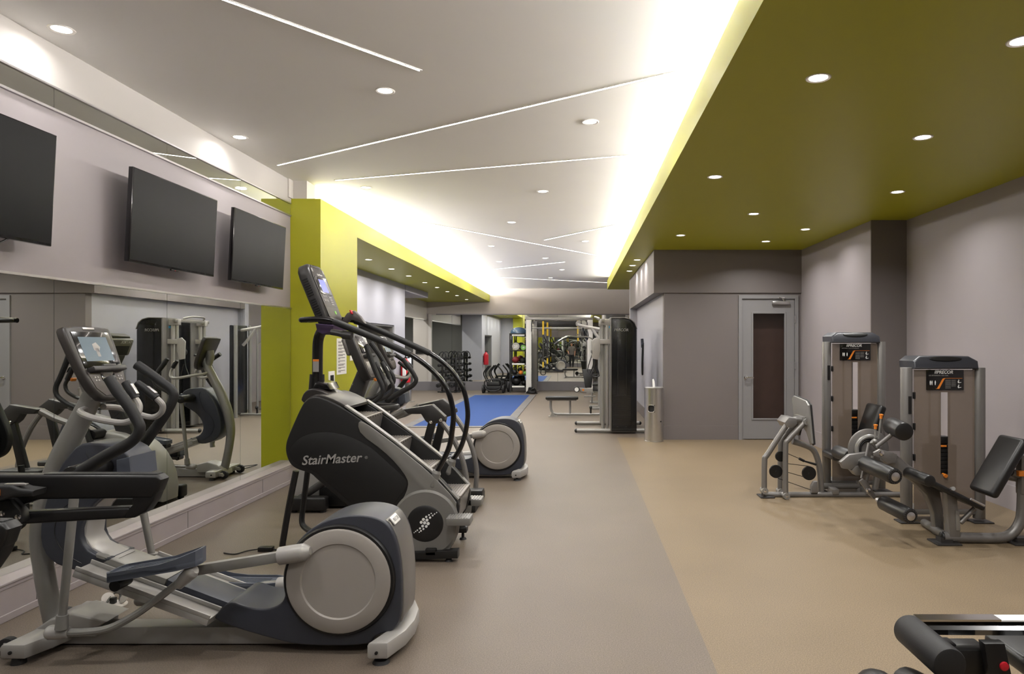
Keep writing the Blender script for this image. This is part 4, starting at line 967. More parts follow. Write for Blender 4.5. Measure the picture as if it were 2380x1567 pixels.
# ================================================================== steel wipes dispenser bin
def make_bin():
    cx, cy, r = 1.283, 11.56, .157
    t = thing('wipes_dispenser', 'brushed steel wipes dispenser bin standing at the grey wall corner', 'bin', (cx, cy, 0))
    # shell with a slot opening towards the room
    b = B(); n = 48
    a0 = math.atan2(-1, -.42); sa = .40
    zs = [.012, .495, .615, .885]
    for k in range(n):
        t0, t1 = 2 * math.pi * k / n, 2 * math.pi * (k + 1) / n
        tm = (t0 + t1) / 2
        da = (tm - a0 + math.pi) % (2 * math.pi) - math.pi
        for j in range(3):
            if j == 1 and abs(da) < sa: continue
            P = [(cx + r * math.cos(a), cy + r * math.sin(a), z) for a, z in ((t0, zs[j]), (t1, zs[j]), (t1, zs[j + 1]), (t0, zs[j + 1]))]
            b.bm.faces.new([b.bm.verts.new(p) for p in P])
    bmesh.ops.remove_doubles(b.bm, verts=b.bm.verts, dist=1e-4)
    b.out('shell', 'steel', t)
    ring = []
    for k in range(24):
        u = 2 * math.pi * k / 24
        aa = a0 + .37 * (math.copysign(abs(math.cos(u)) ** .6, math.cos(u))); z =   .555 + .06 * (math.copysign(abs(math.sin(u)) ** .6, math.sin(u)))
        ring.append((cx + (r + .001) * math.cos(aa), cy + (r + .001) * math.sin(aa), z))
    B().tube(ring, .007, 6, 1, closed=True).out('slot_rim', 'steel', t)
    B().lathe([(.14, .45), (.14, .66), (.139, .66), (.139, .45)], (cx, cy, 0), (0, 0, 1), 32).out('inner_liner', 'black_matte', t)
    B().lathe([(0, .905), (.05, .905), (.155, .905), (.162, .898), (.162, .882), (.157, .88), (0, .88)], (cx, cy, 0), (0, 0, 1), 40).out('lid', 'steel', t)
    B().lathe([(.161, 0), (.161, .014), (.157, .016), (0, .016), (0, 0)], (cx, cy, 0), (0, 0, 1), 40).out('base_ring', 'steel', t)
    B().ext([Vector((cx - .02, cy - .02, .905)), Vector((cx + .02, cy - .02, .905)), Vector((cx + .012, cy - .012, 1.0)), Vector((cx - .004, cy - .012, 1.04)), Vector((cx - .025, cy - .016, 1.03))], (0, .02, .004), .004).out('wipe', 'paper', t)
    B().cyl((cx + .10, cy - .124, .34), (cx + .104, cy - .13, .34), .012, seg=12).out('lock', 'black', t)
make_bin()

# ================================================================== weight-stack tower shared by the two leg machines
def tower(t, xl, xr, Y, zp, r, dep=.30, cap=''):
    for x in (xl, xr):
        B().cyl((x, Y, .03), (x, Y, zp), r, seg=20, bev=.004).out('upright_post', 'silver_mid', t)
        B().box(x - .09, x + .09, Y - .09, Y + .06, 0, .012, .004).out('foot_plate', 'charcoal', t)
    x0, x1 = xl + r + .006, xr - r - .006
    w = x1 - x0; xc = (x0 + x1) / 2
    # hood
    hd = B()
    hd.ext([Vector((x0 - .02, Y - .075, zp - .012)), Vector((x1 + .02, Y - .075, zp - .012)), Vector((x1 + .02, Y - .06, zp + .06)), Vector((x1 - .05, Y - .03, zp + .105)), Vector((x0 + .05, Y - .03, zp + .105)), Vector((x0 - .02, Y - .06, zp + .06))], (0, dep, 0), .02, 3)
    hd = hd.out('hood', 'hood_black', t)
    M = plane_mat((xc, Y - .0465, zp + .081), (1, 0, 0), (0, .03, .045))
    B().ext([M @ Vector((w * .27 * math.cos(2 * math.pi * k / 24), .024 * math.sin(2 * math.pi * k / 24), -.002)) for k in range(24)], M.to_3x3() @ Vector((0, 0, .005)), .001).out('hood_dish', 'black', hd)
    # front shroud with an open slot
    zt, zb = zp - .02, .12
    s0, s1, st, sb = xc - .034, xc + .034, zp - .225, .62 * zp * .5
    b = B().box(x0, s0, Y - .03, Y - .024, zb, zt).box(s1, x1, Y - .03, Y - .024, zb, zt).box(s0, s1, Y - .03, Y - .024, st, zt).box(s0, s1, Y - .03, Y - .024, zb, sb)
    b.out('front_shroud', 'smoke', t, flat=True)
    B().box(x0 - .01, x1 + .01, Y - .03, Y + dep - .09, .07, .12, .006).out('base_plate', 'silver_mid', t)
    for dx in (-.09, .09): B().cyl((xc + dx, Y + .06, .12), (xc + dx, Y + .06, zt), .011, seg=12).out('guide_rod', 'chrome', t)
    B().cyl((xc, Y + .05, .7), (xc, Y + .05, zt), .010, seg=12).out('selector_rod', 'chrome', t)
    ztop = zp * .50
    n = 15; hgt = (ztop - .16) / n
    proto = None
    for k in range(n):
        z = .16 + k * hgt
        if proto is None:
            proto = B().box(xc - .13, xc + .13, Y + .0, Y + .12, z, z + hgt * .9, .003, 1).out('weight_plate', 'black', t)
        else:
            c = proto.copy(); COL.objects.link(c); c.parent = t; c.location = (0, 0, k * hgt)
    B().box(xc - .08, xc + .08, Y + .01, Y + .11, ztop, ztop + .07, .01).out('top_plate', 'black', t)
    B().box(xc - .03, xc + .03, Y - .012, Y - .002, ztop - .02, ztop - .005).out('stack_mark', 'orange', t)
    B().cyl((xc + .0, Y - .0, ztop - .27), (xc + .005, Y - .05, ztop - .28), .012, .018, 10).out('selector_pin', 'orange', t)
    # instruction plaque
    pz0, pz1 = zp - .205, zp - .02
    pl = B().box(xc - .17, xc + .17, Y - .045, Y - .032, pz0, pz1, .005).out('instruction_plaque', 'black_gloss', t)
    Mt = plane_mat((xc - .078, Y - .0455, pz1 - .034), (1, 0, 0), (0, 0, 1))
    text_mesh('maker_lettering', 'PRECOR', .04, 'letter_white', pl, Mt, .25, .0006, sx=.98, bold=.0012)
    bb = B()
    for k in range(3): bb.ext([Mt @ Vector((-.022 + k * .008, 0, 0)), Mt @ Vector((-.018 + k * .008, 0, 0)), Mt @ Vector((-.010 + k * .008, .029, 0)), Mt @ Vector((-.014 + k * .008, .029, 0))], (0, -.001, 0))
    bb.out('maker_bars', 'letter_white', pl, flat=True)
    text_mesh('machine_name', cap, .014, 'letter', pl, plane_mat((xc - .15, Y - .0455, pz1 - .056), (1, 0, 0), (0, 0, 1)), 0, .0004)
    P = lambda a, c: Vector((xc + a, Y - .0453, pz0 + c))
    b = B()
    for poly in (((-.145, .012), (-.09, .012), (-.075, .016), (-.025, .105), (-.01, .11), (.155, .11), (.155, .107), (.0, .107), (-.008, .10), (-.055, .012)),):
        b.ext([P(*q) for q in poly], (0, -.001, 0))
    b.out('orange_stripe', 'orange', pl, flat=True)
    b = B()
    for k in range(9):
        for (xa, ln) in ((.0, .05), (.055, .04)):
            if xa > 0 and k > 6: continue
            b.ext([P(xa, .09 - k * .009), P(xa + ln, .09 - k * .009), P(xa + ln, .092 - k * .009), P(xa, .092 - k * .009)], (0, -.0006, 0))
    b.out('printed_lines', 'letter', pl, flat=True)
    b = B()
    for cz in (.075, .03):
        b.cyl(P(.122, cz + .016), P(.122, cz + .016) + Vector((0, -.0008, 0)), .005, seg=8)
        b.ext([P(.112, cz), P(.118, cz - .012), P(.145, cz - .006), P(.145, cz - .002), P(.124, cz - .004), P(.124, cz + .01), P(.116, cz + .01)], (0, -.0008, 0))
    for cx_ in (-.14, -.125, -.095): b.ext([P(cx_, .05), P(cx_ + .006, .045), P(cx_ + .010, .075), P(cx_ + .004, .09), P(cx_ - .002, .075)], (0, -.0008, 0))
    b.out('figure_icons', 'letter_white', pl, flat=True)
    # warning strip and hinge tabs on the left post
    B().box(xl - .006, xl + .022, Y - r - .003, Y - r + .01, zp - .42, zp - .26).out('warning_sticker', 'black', t, flat=True)
    for z in (zp * .42, zp * .62, zp * .82): B().box(xl + r - .004, xl + r + .014, Y - .04, Y - .02, z - .03, z + .03, .002).out('hinge_tab', 'black', t)
    return xc

def make_leg_press():
    t = thing('leg_press_machine', 'grey seated leg press with weight tower and upright foot plate near the door', 'leg press', (2.6, 7.45, 0), 'seated leg machines')
    tower(t, 2.757, 3.36, 7.62, 1.65, .048, cap='LEG PRESS / CALF EXTENSION')
    S = 'silver_mid'
    B().tube([W(1772, 1150, 7.32), W(1900, 1150, 7.32), W(2110, 1150, 7.32)], .030, 12, 1).out('base_tube', S, t)
    B().cyl(W(1910, 1130, 7.45), W(1996, 1130, 7.45), .032, seg=12).cyl(W(1996, 1118, 7.45), W(1996, 1146, 7.45), .03, seg=12).out('base_tube', S, t)
    B().box(3.05, 3.12, 7.28, 7.62, .03, .09, .006).out('base_cross_bar', S, t)
    B().box(2.70, 2.77, 7.28, 7.62, .03, .09, .006).out('base_cross_bar', S, t)
    B().box(1.93, 2.08, 7.24, 7.42, 0, .014, .004).cyl((1.99, 7.33, .01), (1.99, 7.33, .09), .03).out('foot_plate_base', 'charcoal', t)
    lv = [('lever', [(1776, 1140), (1777, 1070), (1784, 1056), (1830, 986), (1843, 976), (1870, 976)], 7.26, .030),
          ('lever', [(1826, 1152), (1826, 1040), (1833, 1022), (1873, 980)], 7.22, .028),
          ('lever', [(1813, 1142), (1814, 1040), (1822, 1015), (1862, 972)], 7.52, .028)]
    for nm, pts, y, r in lv:
        P = [W(a, c, y) for a, c in pts]
        l = B().tube(P, r, 12, 4).out('lever_arm', S, t)
        for p in (P[0], P[-1]):
            B().cyl(p + Vector((0, -.045, 0)), p + Vector((0, .05, 0)), .034, seg=14).out('pivot_bush', 'silver', l)
            B().lathe([(0, -.003), (.014, 0), (.014, .004), (0, .004)], p + Vector((0, -.048, 0)), (0, 1, 0), 12).out('bolt', 'chrome', l)
    B().prism(XZ([(1822, 982), (1832, 970), (1848, 972), (1852, 984), (1840, 994), (1828, 994)], 7.24), 7.21, 7.5, .006).out('lever_joint', S, t)
    B().tube([W(1842, 1026, 7.36), W(1868, 1034, 7.36), W(1888, 1044, 7.36), W(1899, 1064, 7.36), W(1906, 1100, 7.36), W(1909, 1148, 7.36)], .032, 12, 4).out('guide_arch', S, t)
    # foot plate, facing the seat on the right
    fp = [(7.66, 1.02), (7.60, 1.055), (7.2, 1.03), (7.12, .99), (7.08, .60), (7.14, .58), (7.24, .70), (7.34, .74), (7.46, .72), (7.54, .63), (7.62, .62)]
    f_ = B().ext([Vector((2.41 + (z - .6) * -.06 + .0, y, z)) for y, z in fp], (.022, 0, .002), .004).out('foot_plate', 'silver', t)
    B().ext([Vector((2.428 + (z - .6) * -.06 + .006, (y - 7.37) * 1.03 + 7.37, (z - .82) * 1.03 + .82)) for y, z in fp], (.014, 0, 0), .003).out('plate_rubber', 'rubber', f_)
    B().box(2.395, 2.41, 7.18, 7.56, .90, .935, .004).box(2.395, 2.41, 7.2, 7.3, .76, .90, .004).box(2.36, 2.41, 7.22, 7.5, .80, .86, .004).out('plate_bracket', S, f_)
    pul = [(1814, 1061, 12, 7.3), (1803, 1096, 15, 7.3), (1880, 1100, 16, 7.3)]
    for a, c, r, y in pul:
        p = W(a, c, y); R = r / F * y
        B().lathe([(0, 0), (R, 0), (R, .008), (R * .88, .014), (R, .02), (R, .028), (0, .028)], p + Vector((0, -.014, 0)), (0, 1, 0), 28).lathe([(0, -.004), (.012, 0), (0, .001)], p + Vector((0, -.014, 0)), (0, 1, 0), 12).out('pulley', 'black', t)
    B().prism(XZ([(1884, 1145), (1884, 1130), (1890, 1119), (1898, 1118), (1900, 1145)], 7.30), 7.27, 7.33, .006).out('pulley_bracket', S, t)
    for a, c in (((1832, 1055), (1866, 1070)), ((1832, 1078), (1880, 1084)), ((1810, 1092), (1866, 1108)), ((1808, 1112), (1884, 1139))):
        B().cyl(W(a[0], a[1], 7.3), W(c[0], c[1], 7.3), .0035, seg=6).out('cable', 'black', t)
    B().cyl(W(1857, 1066, 7.3), W(1869, 1072, 7.3), .014, seg=10).cyl(W(1869, 1072, 7.3), W(1897, 1080, 7.3), .009, .013, 10).out('cable_joint', 'black', t)
    # seat and backrest (right)
    M = plane_mat((3.06, 7.22, .50), (0, 1, 0), (.32, 0, .95))
    B().box(-.0, .36, 0, .50, -.04, .04, .03, 4, M=M).out('backrest', 'vinyl', t)
    B().box(2.68, 3.06, 7.2, 7.56, .40, .47, .025, 3).out('seat', 'vinyl', t)
    B().tube([Vector((3.22, 7.4, .85)), Vector((3.26, 7.4, .5)), Vector((3.2, 7.4, .07))], .035, 10, 3).box(2.8, 3.2, 7.37, 7.43, .34, .40, .006).out('seat_post', S, t)
make_leg_press()

def make_leg_extension():
    t = thing('leg_curl_machine', 'grey seated leg curl machine with black roller pads and tilted backrest, right', 'leg curl', (3.1, 6.0, 0), 'seated leg machines')
    tower(t, 3.01, 3.675, 6.30, 1.41, .052, cap='LEG EXTENSION / LEG CURL')
    S = 'silver_mid'
    # base: front tube bending up to the backrest, feet, link to the tower
    B().tube([W(2190, 1248, 5.62), W(2260, 1250, 5.62), W(2325, 1250, 5.62), W(2352, 1240, 5.62), W(2370, 1215, 5.62), W(2376, 1180, 5.62), W(2378, 1090, 5.62)], .042, 14, 4).out('base_tube', S, t)
    B().ball(W(2190, 1248, 5.62), .043, (.5, 1, 1)).out('end_cap', 'black', t)
    for px in (2195, 2372):
        x = W(px, 0, 5.62).x
        B().box(x - .10, x + .10, 5.53, 5.71, 0, .014, .005).box(x - .05, x + .05, 5.58, 5.66, .012, .05).out('foot_plate', 'charcoal', t)
    B().tube([W(2148, 1215, 6.15), W(2195, 1244, 5.66)], .034, 12, 1).out('base_tube', S, t)
    # main support plate and curved arch
    B().prism(XZ([(2188, 1140), (2212, 1148), (2222, 1250), (2196, 1252)], 5.66), 5.58, 5.66, .008).out('seat_column', S, t)
    B().prism(XZ([(2050, 1048), (2075, 1052), (2110, 1080), (2155, 1108), (2180, 1135), (2188, 1180), (2192, 1246), (2172, 1242), (2166, 1190), (2150, 1150), (2120, 1120), (2085, 1098), (2050, 1072)], 5.85), 5.82, 5.90, .01).out('main_arm', S, t)
    br = B().prism(XZ([(2030, 1052), (2044, 1044), (2064, 1050), (2084, 1056), (2080, 1075), (2062, 1078), (2048, 1066), (2032, 1060)], 5.78), 5.765, 5.80, .004).out('pivot_bracket', S, t)
    p = W(2049, 1054, 5.76); B().lathe([(0, -.005), (.022, 0), (.026, .008), (0, .008)], p, (0, 1, 0), 16).out('bolt', 'chrome', br)
    B().tube([W(2232, 1215, 5.6), W(2265, 1182, 5.6)], .02, 10, 1).out('seat_brace', S, t)
    B().prism(XZ([(2217, 1185), (2226, 1188), (2229, 1232), (2219, 1232)], 5.6), 5.575, 5.60, .003).out('range_guide', 'silver', t)
    # seat: round front roll plus sloping pad
    B().cyl((2.80, 5.46, .535), (2.80, 5.86, .535), .048, seg=20, bev=.014).out('seat_roll', 'vinyl', t)
    M = plane_mat((2.83, 5.47, .515), (.40, 0, -.20), (0, 1, 0))
    B().box(0, .46, 0, .38, -.02, .022, .015, 3, M=M).out('seat', 'vinyl', t)
    B().cyl(W(2212, 1137, 5.45), W(2216, 1136, 5.40), .016, seg=12).out('seat_bolt', 'alu', t)
    B().cyl(W(2256, 1160, 5.42), W(2288, 1176, 5.42), .009, seg=10).out('seat_lever', 'alu', t)
    # backrest
    M = plane_mat((3.31, 5.46, .40), (0, 1, 0), (.27, 0, .46))
    bk = B().box(0, .33, 0, .53, -.04, .035, .032, 4, M=M).out('backrest', 'vinyl', t)
    B().cyl(W(2352, 1098, 5.62), W(2392, 1112, 5.62), .030, seg=12).box(3.60, 3.72, 5.58, 5.66, .40, .72, .008).out('backrest_slide', S, t)
    B().cyl((3.44, 5.66, .56), (3.74, 5.66, .50), .035, seg=10).out('frame_tube', S, t)
    B().box(W(2361, 0, 5.6).x, W(2400, 0, 5.6).x, 5.56, 5.60, W(0, 1106, 5.6).z, W(0, 1093, 5.6).z, .006).out('adjust_knob', 'orange', t)
    # cam disc
    C = W(2018, 1044, 6.1)
    cd = B().lathe([(0, 0), (.17, 0), (.18, .006), (.18, .018), (.17, .024), (0, .024)], C + Vector((0, -.012, 0)), (0, 1, 0), 48).out('cam_disc', S, t)
    arc = [C + Vector((.115 * math.cos(a), -.03, .115 * math.sin(a))) for a in [math.radians(x) for x in range(60, 250, 15)]]
    B().tube(arc, .020, 8, 2).out('adjust_ring', 'silver', cd)
    arc2 = [C + Vector((.082 * math.cos(a), -.02, .082 * math.sin(a))) for a in [math.radians(x) for x in range(50, 250, 15)]]
    B().tube(arc2, .012, 8, 2).out('ring_slot', 'black', cd)
    B().prism(XZ([(1950, 1073), (1970, 1056), (2010, 1050), (2016, 1062), (1990, 1078), (1976, 1090), (1956, 1088)], 6.02), 5.98, 6.04, .008).out('swing_arm', S, t)
    B().prism(XZ([(1975, 1092), (1985, 1080), (2020, 1082), (2016, 1102), (1986, 1104)], 6.02), 5.98, 6.08, .008).out('swing_plate', S, t)
    # pull pins with orange knobs
    for a, c in (((2034, 1018), (2035, 992)), ((2042, 1020), (2048, 968))):
        p0, p1 = W(a[0], a[1], 5.96), W(c[0], c[1], 5.96)
        h_ = B().cyl(p0, p1, .009, seg=10).out('pull_pin', 'silver', t)
        B().lathe([(0, -.02), (.012, -.02), (.012, 0), (.018, .012), (.018, .018), (0, .022)], p1, (p1 - p0), 14).out('knob', 'orange', h_)
    B().tube([W(2028, 1025, 5.98), W(2042, 1040, 5.98)], .03, 10, 1).ball(W(2034, 1026, 5.95), .02).ball(W(2040, 1040, 5.95), .016).out('pin_block', 'silver', t)
    # thigh pad on its arm
    B().cyl(W(2038, 1038, 5.90), W(2078, 1006, 5.84), .018, seg=12).out('thigh_pad_arm', S, t)
    B().cyl(W(2072, 990, 5.98), W(2102, 1004, 5.66), .075, seg=24, bev=.014).out('thigh_pad', 'vinyl', t)
    # roller pads
    rl = [((2000, 1073, 5.98), (2080, 1108, 5.50), .066), ((1946, 1050, 6.45), (1978, 1062, 6.14), .062), ((2044, 1164, 5.92), (2116, 1200, 5.46), .062)]
    for k, (a, c, r) in enumerate(rl):
        p, q = W(*a), W(*c); d = (q - p).normalized()
        rr = B().cyl(p + d * (.06 if k != 1 else 0), q, r, seg=26, bev=.014).out('roller_pad', 'vinyl', t)
        B().cyl(p - d * .03, p + d * .08, .022, seg=14).out('roller_axle', 'alu', rr)
        if k != 1:
            B().lathe([(0, 0), (r * .92, 0), (r * .92, .006), (r * .62, .008), (0, .008)], q - d * .001, d, 28).out('end_disc', 'black_matte', rr)
            e = B()
            for j in range(20):
                a_ = 2 * math.pi * j / 20
                u = d.orthogonal().normalized(); v = d.cross(u)
                c_ = q + d * .008 + (u * math.cos(a_) + v * math.sin(a_)) * r * .78
                e.cyl(c_ - d * .004, c_ + d * .003, .0055, seg=6)
            e.out('end_knurl', 'charcoal', rr)
            B().lathe([(0, .012), (.016, .012), (r * .42, .006), (r * .56, .004), (r * .56, 0), (0, 0)], q + d * .007, d, 24).out('axle_cap', 'alu', rr)
    # lower link and rods
    lk = B().prism(XZ([(1996, 1118), (2004, 1112), (2016, 1122), (2034, 1152), (2030, 1160), (2020, 1152)], 5.92), 5.90, 5.93, .004).out('lower_link', S, t)
    p = W(2019, 1140, 5.89); B().lathe([(0, -.004), (.018, 0), (.02, .008), (0, .008)], p, (0, 1, 0), 14).out('bolt', 'chrome', lk)
    B().cyl(W(2002, 1112, 5.93), W(2019, 1030, 5.98), .011, seg=10).cyl(W(2028, 1060, 5.95), W(2012, 1130, 5.95), .013, seg=10).out('link_rod', S, t)
make_leg_extension()

def make_bench():
    t = thing('abdominal_bench', 'black adjustable bench with foam rollers, cut off at the lower right corner', 'bench', (1.5, 2.2, 0))
    B().cyl((1.138, 2.37, .64), (1.138, 2.10, .64), .052, seg=32, bev=.008).out('foam_roller', 'rubber', t)
    B().tube([Vector((1.14, 2.395, .64)), Vector((1.9, 2.395, .635))], .03, 4, 1).out('frame_beam', 'black_gloss', t)
    B().box(1.18, 1.46, 2.37, 2.42, .665, .672).out('beam_plate', 'chrome', t)
    B().box(1.46, 1.75, 2.37, 2.42, .665, .670).out('beam_scale', 'letter_white', t)
    B().ext([Vector((1.36, 2.30, .62)), Vector((1.43, 2.30, .62)), Vector((1.50, 2.30, .3)), Vector((1.41, 2.30, .3))], (0, .04, 0), .006).out('strut', 'black', t)
    B().lathe([(0, -.008), (.014, -.004), (.016, .004), (0, .004)], (1.425, 2.298, .545), (0, 1, 0), 14).out('release_button', 'red', t)
    B().box(1.28, 1.40, 2.33, 2.43, .50, .585, .006).box(1.16, 1.30, 2.36, 2.42, .575, .592, .003).out('roller_bracket', 'black', t)
    B().tube([Vector((.96, 2.04, .50)), Vector((.96, 2.1, .515)), Vector((.96, 2.2, .515)), Vector((.96, 2.26, .50))], [.05, .062, .062, .05], 16, 4, flat=(1, 1.0)).out('knee_pad', 'vinyl', t)
    B().tube([Vector((1.09, 2.06, .50)), Vector((1.09, 2.16, .515)), Vector((1.09, 2.28, .50))], [.05, .06, .05], 16, 4).out('knee_pad', 'vinyl', t)
    B().tube([Vector((.96, 2.18, .47)), Vector((1.2, 2.28, .48)), Vector((1.34, 2.38, .52))], .022, 10, 2).out('pad_bar', 'black', t)
    B().box(1.5, 2.4, 2.25, 2.55, .50, .56, .02, 3).out('bench_pad', 'vinyl', t)
    B().box(1.6, 1.68, 2.36, 2.44, .05, .64).box(2.2, 2.28, 2.36, 2.44, .05, .5).box(1.45, 2.35, 2.37, 2.43, .04, .09).out('frame_post', 'black', t)
    for x in (1.5, 2.3): B().box(x - .04, x + .04, 2.1, 2.7, 0, .05, .01).out('floor_bar', 'black', t)
make_bench()

# ================================================================== far end: turf, stands, sleds, racks, machines
t = thing('turf_runner', 'bright blue artificial turf strip with grey edging on the floor', 'turf', (-2.4, 17.7, 0))
B().box(-3.27, -1.52, 13.6, 21.9, 0, .012).out('turf', 'blue_turf', t, flat=True)
pr = None
for k in range(9):
    y = 13.45 + k * .958
    if pr is None: pr = B().box(-1.52, -1.32, y, y + .95, 0, .014, .004, 1).out('edge_tile', 'border', t)
    else:
        c = pr.copy(); COL.objects.link(c); c.parent = t; c.location = (0, k * .958, 0)
        c2 = pr.copy(); COL.objects.link(c2); c2.parent = t; c2.location = (-1.93, k * .958, 0)
c2 = pr.copy(); COL.objects.link(c2); c2.parent = t; c2.location = (-1.93, 0, 0)
B().box(-3.25, -1.52, 13.42, 13.6, 0, .013, .004, 1).out('end_strip', 'border', t)
B().box(-3.25, -1.52, 21.9, 22.05, 0, .013, .004, 1).out('end_strip', 'border', t)

def hex_bell(name, c, r, L, label, grp, axis=(0, 1, 0)):
    c = Vector(c); a = Vector(axis).normalized()
    t = thing(name, label, 'dumbbell', c - Vector((0, 0, r)), grp)
    B().cyl(c - a * L * .5, c + a * L * .5, .014, seg=10).out('handle', 'chrome', t)
    for s in (-1, 1): B().cyl(c + a * s * L * .5, c + a * s * (L * .5 - r * 1.1), r, seg=6, bev=.008).out('hex_head', 'rubber', t)
    return t
# vertical dumbbell stands
pos_words = [('left', -4.56), ('right', -4.10)]
lev = ['top', 'second', 'middle', 'fourth', 'bottom']
for wd, cx in pos_words:
    for dp, cy in (('front', 23.25), ('rear', 23.85)):
        t = thing('dumbbell_stand', 'black upright dumbbell tree with hoop handle, %s %s one of four at far mirror' % (dp, wd), 'dumbbell rack', (cx, cy, 0), 'dumbbell trees')
        B().box(cx - .03, cx + .03, cy - .025, cy + .025, .05, 1.2, .006).out('post', 'black', t)
        B().box(cx - .16, cx + .16, cy - .04, cy + .04, 0, .04, .01).box(cx - .04, cx + .04, cy - .2, cy + .2, 0, .04, .01).out('base', 'black', t)
        B().tube([Vector((cx - .11, cy, 1.12)), Vector((cx - .115, cy, 1.24)), Vector((cx - .07, cy, 1.34)), Vector((cx, cy, 1.37)), Vector((cx + .07, cy, 1.34)), Vector((cx + .115, cy, 1.24)), Vector((cx + .11, cy, 1.12))], .017, 8, 4).box(cx - .12, cx + .12, cy - .015, cy + .015, 1.10, 1.13).out('hoop_handle', 'black', t)
        for j in range(5):
            z = 1.12 - j * .225; r = .048 + j * .007
            B().box(cx - .10, cx + .10, cy - .012, cy + .012, z - .02, z + .0, .003).out('cradle', 'black', t)
            for sd, s in (('left', -1), ('right', 1)):
                hex_bell('dumbbell', (cx + s * (.04 + r + .012), cy, z + .02), r, .20 + j * .015, 'black hex dumbbell, %s level, %s side of %s %s tree' % (lev[j], sd, dp, wd), 'hex dumbbells')

def sled(cx, cy, label):
    t = thing('push_sled', label, 'sled', (cx, cy, 0), 'wheeled push sleds')
    B().box(cx - .26, cx + .26, cy - .20, cy + .20, .10, .24, .03, 3).box(cx - .22, cx + .22, cy - .15, cy + .15, .24, .36, .03, 3).out('body', 'black_matte', t)
    B().tube([Vector((cx - .28, cy - .21, .26)), Vector((cx - .2, cy - .24, .12)), Vector((cx, cy - .25, .08)), Vector((cx + .2, cy - .24, .12)), Vector((cx + .28, cy - .21, .26)), Vector((cx + .25, cy - .18, .42)), Vector((cx, cy - .17, .45)), Vector((cx - .25, cy - .18, .42))], .02, 8, 4, closed=True).out('front_guard', 'black', t)
    for sx, sy in ((-1, -1), (1, -1), (1, 1), (-1, 1)):
        wv = B().lathe([(0, 0), (.09, 0), (.135, .012), (.14, .04), (.135, .068), (.09, .08), (0, .08)], (cx + sx * .335 - .04, cy + sy * .15, .14), (1, 0, 0), 24).out('wheel', 'rubber', t)
        B().cyl((cx + sx * .25, cy + sy * .15, .14), (cx + sx * .335, cy + sy * .15, .14), .03, seg=10).out('hub', 'charcoal', wv)
    for s in (-1, 1):
        for dy, k in ((-.12, 0), (.1, 1)):
            x = cx + s * (.19 - .03 * k)
            B().tube([Vector((x, cy + dy, .34)), Vector((x + s * .08, cy + dy, .50)), Vector((x + s * .13, cy + dy, .62)), Vector((x + s * .11, cy + dy, .72)), Vector((x + s * .0, cy + dy, .86)), Vector((x - s * .04, cy + dy, .91))], .022, 8, 4).out('push_handle', 'black', t)
sled(-2.80, 23.05, 'black wheeled push sled, the nearer of two on the floor beyond the turf')
sled(-2.70, 23.72, 'black wheeled push sled, the rear one close to the far mirror')

# ---- storage rack with balls and kettlebells
t = thing('storage_rack', 'black accessory rack with slanted shelves of balls left of white post', 'storage rack', (-1.95, 23.5, 0))
for x in (-2.27, -1.70):
    for y in (23.2, 23.85): B().box(x - .02, x + .02, y - .02, y + .02, 0, 2.0).out('upright', 'black', t)
b = B()
for j in range(12): b.box(-2.275, -2.265, 23.22, 23.83, .35 + j * .13, .36 + j * .13)
for j in range(5): b.box(-2.275, -2.265, 23.22 + j * .15, 23.23 + j * .15, .35, 1.8)
b.out('side_grid', 'black', t, flat=True)
SH = [1.95, 1.42, .98, .60, .22]
for k, z in enumerate(SH):
    s_ = B().box(-2.25, -1.72, 23.18, 23.85, z - .03, z, .005).out('shelf', 'black_matte', t)
    if k in (0, 2, 4): B().box(-2.2, -1.78, 23.165, 23.18, z - .045, z + .01, .003).out('shelf_edge', 'white', s_)
t = thing('balance_trainer', 'blue half-dome balance trainer on top shelf of rack', 'balance trainer', (-2.0, 23.45, SH[0]))
B().lathe([(0, 0), (.28, 0), (.30, .02), (.30, .045), (.28, .05), (0, .05)], (-2.0, 23.45, SH[0]), (0, 0, 1), 32).out('platform', 'charcoal', t)
B().lathe([(.285, .05), (.28, .10), (.25, .17), (.19, .225), (.10, .255), (0, .262)], (-2.0, 23.45, SH[0]), (0, 0, 1), 32).out('dome', 'bosu', t)
def med(x, y, z, r, m, label, txt=None):
    t = thing('medicine_ball', label, 'medicine ball', (x, y, z), 'balls on the storage rack')
    B().ball((x, y, z + r), r, u=20, v=14).out('ball', 'rubber' if m.startswith('ball') else m, t)
    if m.startswith('ball'):
        B().lathe([(0, 0), (r * .9, .0), (r * .86, .012), (0, .012)], (x, y - r * .86 - .02, z + r + .0), (0, 1, 0), 24).out('face', m, t)
        if txt: text_mesh('number', txt, r * .9, 'letter_white', t, plane_mat((x, y - r * .86 - .0215, z + r * .68), (1, 0, .15), (0, 0, 1)), .1, .0008, 'CENTER', bold=.003)
med(-2.08, 23.40, SH[1], .14, 'ball_grey', 'large medicine ball with pale grey face marked 20', '20')
med(-1.83, 23.36, SH[1], .10, 'ball_green', 'medicine ball with bright green face beside the grey one', '18')
med(-1.90, 23.68, SH[1], .11, 'black_matte', 'black medicine ball behind the green faced ball')
med(-2.10, 23.36, SH[2], .12, 'red_dark', 'dark red medicine ball, left on the middle shelf')
med(-1.85, 23.34, SH[2], .10, 'black_matte', 'black medicine ball on the middle shelf beside the dark red one')
med(-1.80, 23.62, SH[2], .10, 'navy', 'navy medicine ball at the back of the middle shelf')
med(-2.08, 23.42, SH[4], .16, 'black', 'large black slam ball on bottom shelf, left')
med(-1.81, 23.40, SH[4], .10, 'black', 'smaller black slam ball on bottom shelf, right')
